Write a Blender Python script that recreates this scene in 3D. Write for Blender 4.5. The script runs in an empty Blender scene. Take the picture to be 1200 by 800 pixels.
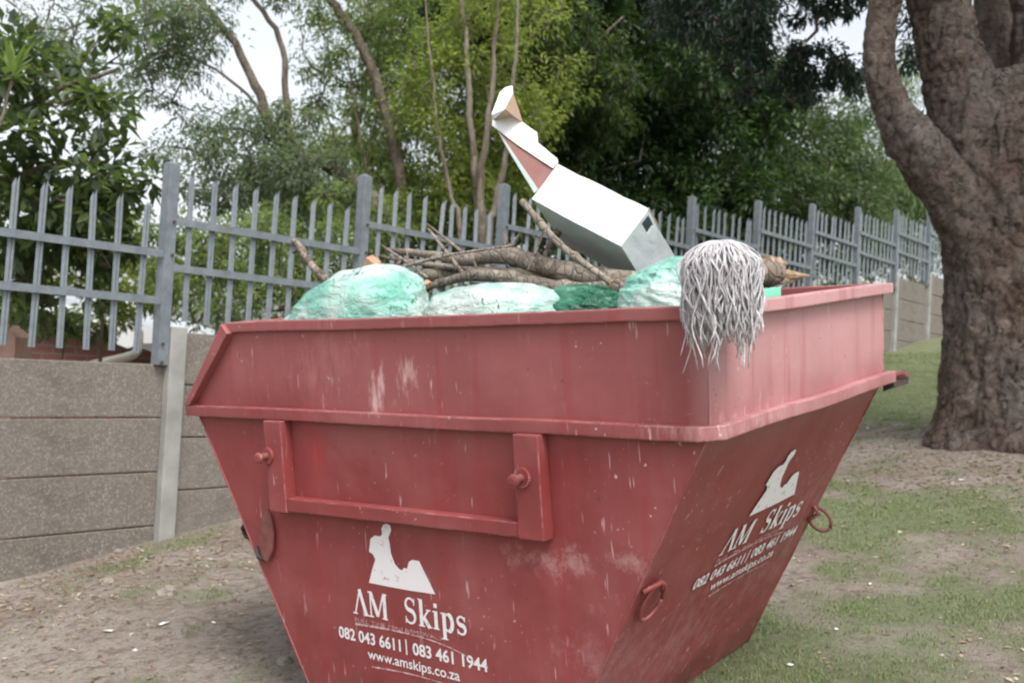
import bpy, bmesh, math, random
import numpy as np
from mathutils import Matrix, Vector, noise as mnoise

scene = bpy.context.scene
R = math.radians
rng = np.random.default_rng(7)
random.seed(7)

# ------------------------------------------------------------------ camera
cam_d = bpy.data.cameras.new('camera')
cam = bpy.data.objects.new('camera', cam_d)
scene.collection.objects.link(cam)
cam.matrix_world = Matrix(((0.99844, -0.055822, 0.0, 0.0),
                           (-0.001339, -0.023949, -0.999712, 0.0),
                           (0.055805, 0.998153, -0.023986, 1.4),
                           (0, 0, 0, 1)))
cam_d.sensor_width = 36
cam_d.lens = 37.51
cam_d.clip_start = 0.05
cam_d.clip_end = 600
cam_d.dof.use_dof = True
cam_d.dof.focus_distance = 2.9
cam_d.dof.aperture_fstop = 4.8
scene.camera = cam

# ------------------------------------------------------------------ light
SUN_EL, SUN_AZ = R(56), R(162)          # azimuth measured from +Y towards +X
world = bpy.data.worlds.new('World')
scene.world = world
world.use_nodes = True
wn, wl = world.node_tree.nodes, world.node_tree.links
bg = wn['Background']
sky = wn.new('ShaderNodeTexSky')
sky.sky_type = 'NISHITA'
sky.sun_disc = False
sky.sun_elevation = SUN_EL
sky.sun_rotation = SUN_AZ
sky.air_density = 1.0
sky.dust_density = 4.0
hs = wn.new('ShaderNodeHueSaturation')
hs.inputs['Saturation'].default_value = 0.28
wl.new(sky.outputs[0], hs.inputs['Color'])
wl.new(hs.outputs[0], bg.inputs[0])
bg.inputs[1].default_value = 0.15

sd = bpy.data.lights.new('sun', 'SUN')
sd.energy = 1.2
sd.angle = R(22)
sd.color = (1.0, 0.965, 0.92)
sun = bpy.data.objects.new('sun', sd)
scene.collection.objects.link(sun)
sdir = Vector((math.sin(SUN_AZ) * math.cos(SUN_EL), math.cos(SUN_AZ) * math.cos(SUN_EL), math.sin(SUN_EL)))
sun.rotation_euler = sdir.to_track_quat('Z', 'Y').to_euler()

scene.view_settings.view_transform = 'Standard'
scene.view_settings.look = 'None'
scene.view_settings.gamma = 1
scene.view_settings.exposure = 1.0
scene.cycles.use_denoising = True
scene.cycles.max_bounces = 6
scene.cycles.filter_width = 2.1
scene.cycles.transparent_max_bounces = 4

# ------------------------------------------------------------------ helpers
def link(o, parent=None):
    scene.collection.objects.link(o)
    if parent is not None:
        o.parent = parent
    return o

def tag(o, label=None, category=None, group=None, kind=None):
    for k, v in (('label', label), ('category', category), ('group', group), ('kind', kind)):
        if v:
            o[k] = v
    return o

def thing(name, label, category, loc=(0, 0, 0), group=None):
    o = bpy.data.objects.new(name, None)
    o.location = loc
    o.empty_display_size = .1
    link(o)
    tag(o, label, category, group)
    return o

class MB:
    """collects geometry for ONE mesh object"""
    def __init__(s):
        s.v, s.f = [], []
    def add(s, vs, fs):
        n = len(s.v)
        s.v += [tuple(p) for p in vs]
        s.f += [tuple(i + n for i in f) for f in fs]
        return s
    def box(s, x0, x1, y0, y1, z0, z1):
        return s.add([(x0, y0, z0), (x1, y0, z0), (x1, y1, z0), (x0, y1, z0), (x0, y0, z1), (x1, y0, z1), (x1, y1, z1), (x0, y1, z1)],
                     [(0, 3, 2, 1), (4, 5, 6, 7), (0, 1, 5, 4), (1, 2, 6, 5), (2, 3, 7, 6), (3, 0, 4, 7)])
    def prism(s, poly, d):
        """poly: planar 3-D points; d: extrusion vector"""
        n = len(poly)
        p2 = [tuple(np.add(p, d)) for p in poly]
        return s.add(list(poly) + p2, [tuple(range(n))[::-1], tuple(range(n, 2 * n))] +
                     [(i, (i + 1) % n, n + (i + 1) % n, n + i) for i in range(n)])
    def tube(s, pts, rad, sides=8, cap=True, jitter=0.0, r=None):
        pts = [Vector(p) for p in pts]
        n = len(pts)
        if not hasattr(rad, '__len__'):
            rad = [rad] * n
        base = len(s.v)
        t0 = (pts[1] - pts[0]).normalized()
        ref = Vector((0, 0, 1)) if abs(t0.z) < .9 else Vector((1, 0, 0))
        a = t0.cross(ref).normalized()
        for i, p in enumerate(pts):
            t = (pts[min(i + 1, n - 1)] - pts[max(i - 1, 0)]).normalized()
            a = (a - t * a.dot(t)).normalized()
            b = t.cross(a)
            for k in range(sides):
                th = 2 * math.pi * k / sides
                rr = rad[i] * (1 + (random.uniform(-jitter, jitter) if jitter else 0))
                s.v.append(tuple(p + (a * math.cos(th) + b * math.sin(th)) * rr))
        for i in range(n - 1):
            for k in range(sides):
                k2 = (k + 1) % sides
                s.f.append((base + i * sides + k, base + i * sides + k2, base + (i + 1) * sides + k2, base + (i + 1) * sides + k))
        if cap:
            s.f.append(tuple(base + k for k in range(sides))[::-1])
            s.f.append(tuple(base + (n - 1) * sides + k for k in range(sides)))
        return s
    def build(s, name, mat, parent=None, bevel=0, smooth=False, fix=True):
        me = bpy.data.meshes.new(name)
        me.from_pydata(s.v, [], s.f)
        if fix or bevel:
            bm = bmesh.new()
            bm.from_mesh(me)
            bmesh.ops.recalc_face_normals(bm, faces=bm.faces)
            if bevel:
                bmesh.ops.bevel(bm, geom=list(bm.edges), offset=bevel, segments=2, profile=.6, affect='EDGES', clamp_overlap=True)
            bm.to_mesh(me)
            bm.free()
        if smooth:
            me.polygons.foreach_set('use_smooth', [True] * len(me.polygons))
        me.materials.append(mat)
        return link(bpy.data.objects.new(name, me), parent)

def np_mesh(name, V, F, mat, parent=None, tint=None, smooth=False):
    """V (n,3); F (m,k) with constant k; tint per face"""
    me = bpy.data.meshes.new(name)
    m, k = F.shape
    me.vertices.add(len(V))
    me.vertices.foreach_set('co', V.astype(np.float32).ravel())
    me.loops.add(m * k)
    me.loops.foreach_set('vertex_index', F.astype(np.int32).ravel())
    me.polygons.add(m)
    me.polygons.foreach_set('loop_start', np.arange(0, m * k, k, dtype=np.int32))
    me.polygons.foreach_set('loop_total', np.full(m, k, dtype=np.int32))
    if smooth:
        me.polygons.foreach_set('use_smooth', np.ones(m, dtype=bool))
    me.update(calc_edges=True)
    if tint is not None:
        at = me.attributes.new('tint', 'FLOAT', 'FACE')
        at.data.foreach_set('value', tint.astype(np.float32))
    me.materials.append(mat)
    return link(bpy.data.objects.new(name, me), parent)

def vnoise(x, y, seed=0):
    xi, yi = np.floor(x).astype(np.int64), np.floor(y).astype(np.int64)
    fx, fy = x - xi, y - yi
    fx, fy = fx * fx * (3 - 2 * fx), fy * fy * (3 - 2 * fy)
    def h(a, b):
        n = (a * 374761393 + b * 668265263 + seed * 1442695) & 0x7fffffff
        n = ((n ^ (n >> 13)) * 1274126177) & 0x7fffffff
        return ((n ^ (n >> 16)) & 0xffff) / 65535.0
    return (h(xi, yi) * (1 - fx) + h(xi + 1, yi) * fx) * (1 - fy) + (h(xi, yi + 1) * (1 - fx) + h(xi + 1, yi + 1) * fx) * fy

def fbm(x, y, oct=4, seed=0):
    r, a, t = 0, .5, 0
    for i in range(oct):
        r = r + a * vnoise(x * 2 ** i, y * 2 ** i, seed + i)
        t += a
        a *= .5
    return r / t

# ------------------------------------------------------------------ materials
class NT:
    def __init__(s, name):
        s.m = bpy.data.materials.new(name)
        s.m.use_nodes = True
        s.n, s.l = s.m.node_tree.nodes, s.m.node_tree.links
        s.b = s.n['Principled BSDF']
        s.tc = s.n.new('ShaderNodeTexCoord').outputs['Object']
    def set(s, **k):
        for a, v in k.items():
            key = {'rough': 'Roughness', 'metal': 'Metallic', 'color': 'Base Color', 'spec': 'Specular IOR Level', 'ior': 'IOR'}[a]
            if hasattr(v, 'links') or isinstance(v, bpy.types.NodeSocket):
                s.l.new(v, s.b.inputs[key])
            else:
                s.b.inputs[key].default_value = (*v, 1) if isinstance(v, tuple) else v
        return s
    def map(s, scale=(1, 1, 1), loc=(0, 0, 0), rot=(0, 0, 0), src=None):
        n = s.n.new('ShaderNodeMapping')
        n.inputs['Scale'].default_value = scale
        n.inputs['Location'].default_value = loc
        n.inputs['Rotation'].default_value = rot
        s.l.new(src or s.tc, n.inputs[0])
        return n.outputs[0]
    def noise(s, scale, detail=4, rough=.55, vec=None, dist=0):
        n = s.n.new('ShaderNodeTexNoise')
        n.inputs['Scale'].default_value = scale
        n.inputs['Detail'].default_value = detail
        n.inputs['Roughness'].default_value = rough
        n.inputs['Distortion'].default_value = dist
        s.l.new(vec or s.tc, n.inputs['Vector'])
        return n.outputs[0]
    def voro(s, scale, vec=None, feature='F1', out='Distance', rnd=1):
        n = s.n.new('ShaderNodeTexVoronoi')
        n.feature = feature
        n.inputs['Scale'].default_value = scale
        n.inputs['Randomness'].default_value = rnd
        s.l.new(vec or s.tc, n.inputs['Vector'])
        return n.outputs[out]
    def ramp(s, fac, stops):
        n = s.n.new('ShaderNodeValToRGB')
        e = n.color_ramp.elements
        while len(e) < len(stops):
            e.new(.5)
        for i, (p, c) in enumerate(stops):
            e[i].position = p
            e[i].color = (*c, 1) if isinstance(c, tuple) else (c, c, c, 1)
        s.l.new(fac, n.inputs[0])
        return n.outputs[0]
    def mix(s, fac, a, b, mode='MIX'):
        n = s.n.new('ShaderNodeMix')
        n.data_type = 'RGBA'
        n.blend_type = mode
        for v, i in ((fac, n.inputs[0]), (a, n.inputs[6]), (b, n.inputs[7])):
            if isinstance(v, bpy.types.NodeSocket):
                s.l.new(v, i)
            else:
                i.default_value = (*v, 1) if isinstance(v, tuple) else v
        return n.outputs[2]
    def math(s, op, a, b=0.0, clamp=False):
        n = s.n.new('ShaderNodeMath')
        n.operation = op
        n.use_clamp = clamp
        for v, i in ((a, n.inputs[0]), (b, n.inputs[1])):
            if isinstance(v, bpy.types.NodeSocket):
                s.l.new(v, i)
            else:
                i.default_value = v
        return n.outputs[0]
    def bump(s, h, strength=.3, dist=.01, prev=None):
        n = s.n.new('ShaderNodeBump')
        n.inputs['Strength'].default_value = strength
        n.inputs['Distance'].default_value = dist
        s.l.new(h, n.inputs['Height'])
        if prev:
            s.l.new(prev, n.inputs['Normal'])
        s.l.new(n.outputs[0], s.b.inputs['Normal'])
        return n.outputs[0]
    def attr(s, name):
        n = s.n.new('ShaderNodeAttribute')
        n.attribute_name = name
        return n.outputs['Fac']
    def blob(s, c, r, nz, soft=.60):
        """soft irregular stain round a point of the thing"""
        mp = s.map(scale=tuple(1 / a for a in r), loc=tuple(-a / b for a, b in zip(c, r)))
        n = s.n.new('ShaderNodeVectorMath')
        n.operation = 'LENGTH'
        s.l.new(mp, n.inputs[0])
        d = s.math('SUBTRACT', 1.0, n.outputs['Value'])
        d = s.math('ADD', d, s.math('MULTIPLY', s.math('SUBTRACT', nz, .52), 5.5))
        return s.math('MULTIPLY', d, soft, clamp=True)

def red_paint():
    t = NT('faded red skip paint')
    big = t.noise(2.2, 5, .6)
    st = t.noise(1, 5, .6, vec=t.map((9, 9, 1.1)))
    col = t.ramp(big, [(.3, (.200, .033, .032)), (.5, (.230, .046, .045)), (.7, (.262, .067, .065))])
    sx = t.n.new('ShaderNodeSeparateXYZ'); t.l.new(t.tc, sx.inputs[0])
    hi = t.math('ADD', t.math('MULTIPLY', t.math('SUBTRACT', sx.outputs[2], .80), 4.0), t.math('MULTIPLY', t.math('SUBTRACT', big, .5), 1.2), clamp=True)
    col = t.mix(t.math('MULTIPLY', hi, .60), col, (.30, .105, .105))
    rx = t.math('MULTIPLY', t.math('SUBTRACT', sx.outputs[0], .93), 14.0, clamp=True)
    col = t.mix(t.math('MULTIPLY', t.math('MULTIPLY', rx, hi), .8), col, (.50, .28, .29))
    col = t.mix(t.math('MULTIPLY', t.ramp(st, [(.46, 0.0), (.66, 1.0)]), .08), col, (.42, .19, .20))
    drip = t.noise(1, 3, .5, vec=t.map((16, 16, .8), loc=(3, 1, 0)))
    col = t.mix(t.math('MULTIPLY', t.ramp(drip, [(.56, 0.0), (.64, 1.0)]), .30), col, (.27, .035, .038))
    nz = t.noise(13, 8, .8)
    nz2 = t.noise(1, 5, .7, vec=t.map((30, 30, 9)))
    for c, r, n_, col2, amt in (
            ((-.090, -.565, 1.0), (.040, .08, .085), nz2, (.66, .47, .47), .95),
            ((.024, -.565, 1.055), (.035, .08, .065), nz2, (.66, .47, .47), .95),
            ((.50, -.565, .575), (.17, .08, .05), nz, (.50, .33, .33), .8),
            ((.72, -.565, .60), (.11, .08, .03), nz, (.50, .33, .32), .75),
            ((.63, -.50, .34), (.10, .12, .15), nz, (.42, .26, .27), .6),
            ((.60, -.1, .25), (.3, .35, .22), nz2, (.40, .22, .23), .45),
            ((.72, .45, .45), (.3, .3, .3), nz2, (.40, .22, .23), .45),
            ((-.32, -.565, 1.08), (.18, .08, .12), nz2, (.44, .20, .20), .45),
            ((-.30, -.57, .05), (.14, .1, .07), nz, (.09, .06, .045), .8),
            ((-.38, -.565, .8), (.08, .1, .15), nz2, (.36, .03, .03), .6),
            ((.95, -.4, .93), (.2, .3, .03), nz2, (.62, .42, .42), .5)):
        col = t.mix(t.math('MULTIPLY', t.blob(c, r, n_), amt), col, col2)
    wear = t.ramp(t.noise(2.6, 4, .6, vec=t.map(loc=(9, 4, 2))), [(.42, .05), (.62, 1.0)])
    sp = t.noise(55, 2, .6)
    col = t.mix(t.math('MULTIPLY', t.ramp(sp, [(.69, 0.0), (.73, 1.0)]), t.math('MULTIPLY', wear, .75)), col, (.66, .48, .48))
    sc = t.noise(1, 2, .5, vec=t.map((70, 70, 9), loc=(7, 2, 1)))
    col = t.mix(t.math('MULTIPLY', t.ramp(sc, [(.68, 0.0), (.73, 1.0)]), t.math('MULTIPLY', wear, .7)), col, (.64, .46, .46))
    ch = t.noise(38, 3, .7, vec=t.map(loc=(5, 5, 5)))
    col = t.mix(t.ramp(ch, [(.70, 0.0), (.74, .8)]), col, (.10, .045, .035))
    geo = t.n.new('ShaderNodeNewGeometry')
    bev = t.n.new('ShaderNodeBevel')
    bev.inputs['Radius'].default_value = .006
    bev.samples = 4
    dv = t.n.new('ShaderNodeVectorMath'); dv.operation = 'DOT_PRODUCT'
    t.l.new(geo.outputs['Normal'], dv.inputs[0]); t.l.new(bev.outputs[0], dv.inputs[1])
    edge = t.math('SUBTRACT', 1.0, dv.outputs['Value'])
    ew = t.math('MULTIPLY', t.ramp(edge, [(.02, 0.0), (.15, 1.0)]), t.ramp(t.noise(12, 4, .7), [(.45, 0.0), (.6, .75)]))
    col = t.mix(ew, col, (.60, .36, .35))
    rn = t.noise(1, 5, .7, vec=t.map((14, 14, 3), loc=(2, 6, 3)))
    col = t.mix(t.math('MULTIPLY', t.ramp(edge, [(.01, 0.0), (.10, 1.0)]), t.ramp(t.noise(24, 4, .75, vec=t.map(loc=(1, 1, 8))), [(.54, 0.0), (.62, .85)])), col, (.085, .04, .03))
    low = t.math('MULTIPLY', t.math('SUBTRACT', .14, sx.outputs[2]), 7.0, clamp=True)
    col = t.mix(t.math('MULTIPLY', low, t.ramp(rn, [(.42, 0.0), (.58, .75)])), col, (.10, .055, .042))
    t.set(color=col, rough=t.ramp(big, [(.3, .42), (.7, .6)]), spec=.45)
    b = t.bump(t.noise(2.4, 2, .5), .55, .05)
    b = t.bump(t.noise(9, 3, .5), .15, .02, b)
    t.bump(t.noise(90, 3, .6), .12, .002, b)
    return t.m

def decal_paint():
    t = NT('worn white stencil paint')
    nz = t.noise(45, 4, .7)
    t.set(color=t.mix(t.ramp(nz, [(.60, 0.0), (.68, .85)]), (.74, .73, .74), (.40, .17, .17)), rough=.6)
    return t.m

def faint_decal_paint():
    t = NT('rubbed thin white stencil paint')
    nz = t.noise(60, 4, .7)
    t.set(color=t.mix(t.ramp(nz, [(.42, 0.0), (.6, 1.0)]), (.60, .44, .46), (.33, .09, .09)), rough=.6)
    return t.m

def simple(name, c1, c2, scale=6, rough=.7, bump=.2, bs=60, bd=.004, metal=0, spec=.5):
    t = NT(name)
    t.set(color=t.ramp(t.noise(scale, 5, .6), [(.32, c1), (.68, c2)]), rough=rough, metal=metal, spec=spec)
    if bump:
        t.bump(t.noise(bs, 4, .6), bump, bd)
    return t.m

def aggregate():
    t = NT('exposed aggregate precast concrete')
    v = t.voro(85, out='Color')
    d = t.voro(85)
    g = t.n.new('ShaderNodeSeparateColor')
    t.l.new(v, g.inputs[0])
    base = t.ramp(g.outputs[0], [(0, (.165, .145, .122)), (.45, (.205, .182, .156)), (.8, (.24, .216, .188)), (1, (.32, .295, .262))])
    big = t.noise(2.2, 4, .6)
    oi = t.n.new('ShaderNodeObjectInfo')
    base = t.mix(t.ramp(d, [(.35, 0.0), (.6, .7)]), base, (.115, .10, .088))
    base = t.mix(t.math('MULTIPLY', t.ramp(big, [(.4, 0.0), (.7, 1.0)]), .45), base, (.13, .115, .095), 'MIX')
    base = t.mix(t.math('MULTIPLY', oi.outputs['Random'], .35), base, (.19, .17, .15))
    stn = t.noise(1, 5, .65, vec=t.map((2.2, 6, 6)))
    base = t.mix(t.ramp(stn, [(.52, 0.0), (.68, .55)]), base, (.075, .068, .055))
    base = t.mix(t.ramp(t.noise(1, 4, .6, vec=t.map((5, 5, 1.5), loc=(3, 3, 3))), [(.58, 0.0), (.72, .4)]), base, (.24, .225, .205))
    t.set(color=base, rough=.85, spec=.25)
    t.bump(t.math('MULTIPLY', d, -1.0), .28, .005)
    return t.m

def galvanised():
    t = NT('dull galvanised steel')
    c = t.ramp(t.noise(14, 5, .7), [(.3, (.135, .160, .18)), (.5, (.18, .208, .23)), (.72, (.235, .262, .283))])
    rs = t.noise(5, 5, .75)
    c = t.mix(t.ramp(rs, [(.60, 0.0), (.72, .6)]), c, (.19, .145, .11))
    t.set(color=c, rough=.5, metal=.35)
    t.bump(t.noise(120, 2, .5), .1, .001)
    return t.m

def bark(name, c1, c2, c3, vs=(9, 9, 3.2), disp=.5):
    t = NT(name)
    w = t.noise(3, 4, .6)
    mp = t.map(vs)
    d = t.voro(1, vec=mp, feature='DISTANCE_TO_EDGE')
    v = t.voro(1, vec=mp, out='Color')
    g = t.n.new('ShaderNodeSeparateColor')
    t.l.new(v, g.inputs[0])
    c = t.ramp(g.outputs[0], [(0, c1), (.5, c2), (1, c3)])
    c = t.mix(t.ramp(t.noise(26, 5, .7), [(.35, .0), (.7, .8)]), c, c1)
    c = t.mix(t.ramp(t.noise(1.6, 3, .5), [(.45, 0.0), (.62, .6)]), c, c3)
    crack = t.ramp(d, [(.0, 1.0), (.06, 0.0)])
    c = t.mix(t.math('MULTIPLY', crack, .55), c, tuple(a * .35 for a in c1))
    t.set(color=c, rough=.9, spec=.2)
    b = t.bump(t.ramp(d, [(0, 0.0), (.12, 1.0)]), disp, .02)
    t.bump(t.noise(45, 5, .7), .6, .008, b)
    return t.m

def big_bark():
    t = NT('flaking purple brown bark')
    wn_ = t.n.new('ShaderNodeTexNoise'); wn_.inputs['Scale'].default_value = 7; t.l.new(t.tc, wn_.inputs['Vector'])
    wv = t.n.new('ShaderNodeMix'); wv.data_type = 'VECTOR'; wv.inputs[0].default_value = .16
    t.l.new(t.tc, wv.inputs[4]); t.l.new(wn_.outputs['Color'], wv.inputs[5])
    v = wv.outputs[1]
    n1 = t.noise(1, 6, .7, vec=t.map((10, 10, 7), src=v))
    n2 = t.noise(1, 6, .75, vec=t.map((26, 26, 34), src=v))
    n3 = t.noise(1.4, 3, .5)
    c = t.ramp(n1, [(.32, (.075, .052, .040)), (.48, (.17, .125, .10)), (.64, (.27, .22, .185))])
    c = t.mix(t.ramp(n3, [(.42, 0.0), (.62, .55)]), c, (.185, .165, .155))
    c = t.mix(t.ramp(t.noise(2.3, 3, .5, vec=t.map(loc=(4, 2, 1))), [(.52, 0.0), (.66, .55)]), c, (.15, .085, .065))
    c = t.mix(t.ramp(n2, [(.36, .95), (.47, 0.0)]), c, (.03, .022, .02))
    c = t.mix(t.ramp(n2, [(.57, 0.0), (.68, .75)]), c, (.29, .25, .24))
    fl = t.voro(1, vec=t.map((13, 13, 15), src=v))
    t.set(color=c, rough=.9, spec=.2)
    b = t.bump(n1, 1.0, .10)
    b = t.bump(fl, .6, .04, b)
    t.bump(n2, 1.0, .03, b)
    return t.m

def leaf_mat(name, c_dark, c_mid, c_light, trans=.45, rough=.5, backpale=0.0):
    t = NT(name)
    c = t.ramp(t.attr('tint'), [(0, c_dark), (.5, c_mid), (1, c_light)])
    t.set(color=c, rough=rough, spec=.4)
    tr = t.n.new('ShaderNodeBsdfTranslucent')
    tc = t.mix(.5, c, tuple(min(1, a * k) for a, k in zip(c_light, (1.3, 1.5, .7))))
    t.l.new(tc, tr.inputs[0])
    mx = t.n.new('ShaderNodeMixShader')
    mx.inputs[0].default_value = trans
    t.l.new(t.b.outputs[0], mx.inputs[1])
    t.l.new(tr.outputs[0], mx.inputs[2])
    t.l.new(mx.outputs[0], t.n['Material Output'].inputs[0])
    return t.m

def bag_mat(name, c1, c2, c3, trans=.35):
    t = NT(name)
    nz = t.noise(5, 3, .5, dist=.4)
    cr = t.noise(1, 4, .65, vec=t.map((16, 16, 38), rot=(.2, .6, .3)), dist=1.0)
    c = t.ramp(nz, [(.33, c1), (.46, c2), (.56, c3)])  # shadow green, mid green and whitish highlight put into the colour
    dk = t.noise(1, 3, .6, vec=t.map((60, 60, 24), rot=(0, .9, .2)))
    c = t.mix(t.math('MULTIPLY', t.ramp(dk, [(.60, 0.0), (.66, 1.0)]), t.ramp(t.noise(4, 2, .5, vec=t.map(loc=(3, 8, 1))), [(.45, 0.0), (.58, .85)])), c, tuple(a * .3 for a in c1))
    t.set(color=c, rough=.18, spec=.9)
    tr = t.n.new('ShaderNodeBsdfTranslucent')
    t.l.new(c, tr.inputs[0])
    mx = t.n.new('ShaderNodeMixShader')
    mx.inputs[0].default_value = trans
    t.l.new(t.b.outputs[0], mx.inputs[1])
    t.l.new(tr.outputs[0], mx.inputs[2])
    t.l.new(mx.outputs[0], t.n['Material Output'].inputs[0])
    rid = t.math('ABSOLUTE', t.math('SUBTRACT', cr, .5))
    b = t.bump(rid, .9, .035)
    t.bump(t.noise(1, 4, .6, vec=t.map((50, 50, 90), rot=(.2, .6, .3))), .45, .006, b)
    return t.m

def ground_mat():
    t = NT('dry trodden earth')
    g = t.attr('grass')
    n1 = t.noise(1.7, 5, .65)
    n2 = t.noise(18, 6, .75)
    n3 = t.noise(95, 4, .7)
    c = t.ramp(n1, [(.3, (.24, .198, .162)), (.5, (.345, .298, .255)), (.7, (.45, .405, .36))])
    c = t.mix(t.ramp(n2, [(.38, .75), (.52, 0.0)]), c, (.17, .13, .10))
    c = t.mix(t.ramp(n2, [(.6, 0.0), (.72, .6)]), c, (.52, .47, .42))
    c = t.mix(t.ramp(n3, [(.35, .5), (.5, 0.0)]), c, (.20, .15, .12))
    gr = t.mix(n2, (.09, .135, .05), (.20, .235, .115))
    gm = t.math('MULTIPLY', t.ramp(t.math('ADD', g, t.math('MULTIPLY', t.math('SUBTRACT', n2, .5), .8)), [(.20, 0.0), (.70, 1.0)]), .75)
    c = t.mix(gm, c, gr)
    t.set(color=c, rough=.95, spec=.15)
    b = t.bump(n2, .9, .05)
    t.bump(n3, .8, .012, b)
    return t.m

M = {}
M['red'] = red_paint()
M['decal'] = decal_paint()
M['decal_faint'] = faint_decal_paint()
M['aggregate'] = aggregate()
M['post_concrete'] = simple('grey cast concrete', (.21, .21, .195), (.32, .32, .30), 5, .85, .3, 40)
M['steel'] = galvanised()
M['ground'] = ground_mat()
M['trunk_big'] = big_bark()
M['trunk_grey'] = bark('grey brown bark', (.07, .055, .042), (.13, .105, .08), (.19, .165, .13), (30, 30, 8), .4)
M['trunk_pale'] = bark('pale smooth bark', (.10, .083, .06), (.17, .145, .11), (.27, .24, .19), (30, 30, 6), .25)
M['branch'] = bark('cut branch bark', (.10, .078, .06), (.205, .165, .135), (.35, .30, .255), (38, 38, 22), .45)
M['wood'] = simple('fresh cut wood', (.50, .30, .16), (.72, .50, .32), 20, .7, .4, 60)
M['rust'] = simple('rusty red iron', (.11, .035, .03), (.22, .07, .06), 20, .7, .4, 80)
M['offcut'] = simple('orange brown sawn wood', (.30, .14, .08), (.50, .33, .22), 24, .8, .5, 60)
M['splinter'] = simple('splintered brown wood', (.20, .13, .075), (.42, .31, .20), 40, .85, .8, 90)
M['iron'] = simple('dark worn iron', (.03, .022, .02), (.08, .05, .045), 20, .6, .4, 80)
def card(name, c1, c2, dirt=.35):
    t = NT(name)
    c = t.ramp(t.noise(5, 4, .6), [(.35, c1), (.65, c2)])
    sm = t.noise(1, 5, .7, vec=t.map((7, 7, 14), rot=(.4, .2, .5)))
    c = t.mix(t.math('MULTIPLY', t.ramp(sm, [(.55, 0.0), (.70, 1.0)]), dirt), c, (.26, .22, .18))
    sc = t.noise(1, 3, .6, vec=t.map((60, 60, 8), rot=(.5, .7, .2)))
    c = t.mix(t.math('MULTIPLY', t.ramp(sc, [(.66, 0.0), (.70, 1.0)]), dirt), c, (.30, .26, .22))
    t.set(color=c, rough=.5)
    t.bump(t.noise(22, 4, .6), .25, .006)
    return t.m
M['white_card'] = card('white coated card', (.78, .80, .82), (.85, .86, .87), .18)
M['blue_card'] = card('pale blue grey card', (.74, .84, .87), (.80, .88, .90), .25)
M['shade_grey_card'] = card('white card in painted grey green shade', (.34, .41, .40), (.44, .50, .49), .6)  # white carton's underside: its shade is put into the colour
M['pink_card'] = simple('brown pink raw card', (.19, .085, .075), (.27, .135, .12), 7, .8, .1)
M['tan_card'] = simple('tan raw card', (.42, .29, .21), (.52, .37, .28), 9, .8, .1)
M['mop'] = simple('grey cotton mop yarn', (.32, .305, .315), (.65, .63, .65), 60, .95, .5, 300, .002)
M['bag'] = bag_mat('mint green bin bag', (.26, .66, .53), (.46, .80, .70), (.78, .91, .86))
M['bag_dark'] = bag_mat('darker green bin bag', (.015, .13, .07), (.04, .24, .14), (.12, .38, .25))
M['brick'] = None

# ------------------------------------------------------------------ ground
GA, GB, GC = .11995, .0854, .0690
WP = np.array((-1.866, 5.776))                     # foot of the wall at its nearest visible post
WD = np.array((.62306, .78217))                    # direction of the wall
WN = np.array((WD[1], -WD[0]))                     # towards the camera side
def plane_z(x, y):
    return GC + GA * x + GB * y
def ground_z(x, y):
    x, y = np.asarray(x, float), np.asarray(y, float)
    z = plane_z(x, y)
    d = (x - WP[0]) * WN[0] + (y - WP[1]) * WN[1]
    s = (x - WP[0]) * WD[0] + (y - WP[1]) * WD[1]
    drop = np.clip((-d - .25) / 2.5, 0, 1)
    drop = drop * drop * (3 - 2 * drop)
    z = z - drop * 1.5 * np.clip(1 - (s - 3) / 8, .15, 1)
    near = np.exp(-((x - .2) ** 2 + (y - 3.5) ** 2) / 2.0)
    z = z + (fbm(x * .55 + 3, y * .55, 3, 5) - .5) * .14 * (1 - .85 * near) + (fbm(x * 3, y * 3, 3, 9) - .5) * .035
    tr = np.exp(-((x - 3.5) ** 2 + (y - 7.0) ** 2) / .9)
    return z + tr * .07
def clamp_far(v, lim=45):
    return v
def grass_field(x, y):
    g = fbm(x * 1.1 + 10, y * 1.1, 3, 21) * .55 + fbm(x * 5 + 3, y * 4, 3, 61) * .45
    right = 1 / (1 + np.exp(-(x - .8) * 2.0))
    dtree = np.exp(-((x - 3.1) ** 2 + (y - 6.6) ** 2) / 1.6)
    d = (x - WP[0]) * WN[0] + (y - WP[1]) * WN[1]
    v = (g - .5) * 2.8 + .08 + .78 * right - .75 * dtree
    s = (x - WP[0]) * WD[0] + (y - WP[1]) * WD[1]
    v = v + .9 * np.exp(-((x - 4.3) ** 2 / 3 + (y - 11.0) ** 2 / 8))
    v = v + .25 * np.exp(-(d - .1) ** 2 / .05) - .12 * (1 - right)
    return np.clip(v, 0, 1)

def axis_pts(lo, hi, c0, c1, fine, grow):
    a = list(np.arange(c0, c1, fine))
    st = fine
    v = c1
    while v < hi:
        a.append(v); st *= grow; v += st
    a.append(hi)
    st, v = fine, c0 - fine
    b = []
    while v > lo:
        b.append(v); st *= grow; v -= st
    b.append(lo)
    return np.array(b[::-1] + a)
gx = axis_pts(-250, 250, -4, 6, .06, 1.16)
gy = axis_pts(-60, 400, 1.5, 12, .06, 1.16)
X, Y = np.meshgrid(gx, gy)
far = np.sqrt(X ** 2 + Y ** 2)
k = np.minimum(1, 26 / np.maximum(far, 1e-6))       # the slope levels out beyond 26 m
Z = ground_z(X * k, Y * k) - np.maximum(far - 26, 0) * .01
nx, ny = len(gx), len(gy)
idx = np.arange(nx * ny).reshape(ny, nx)
F = np.stack([idx[:-1, :-1], idx[:-1, 1:], idx[1:, 1:], idx[1:, :-1]], -1).reshape(-1, 4)
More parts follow.
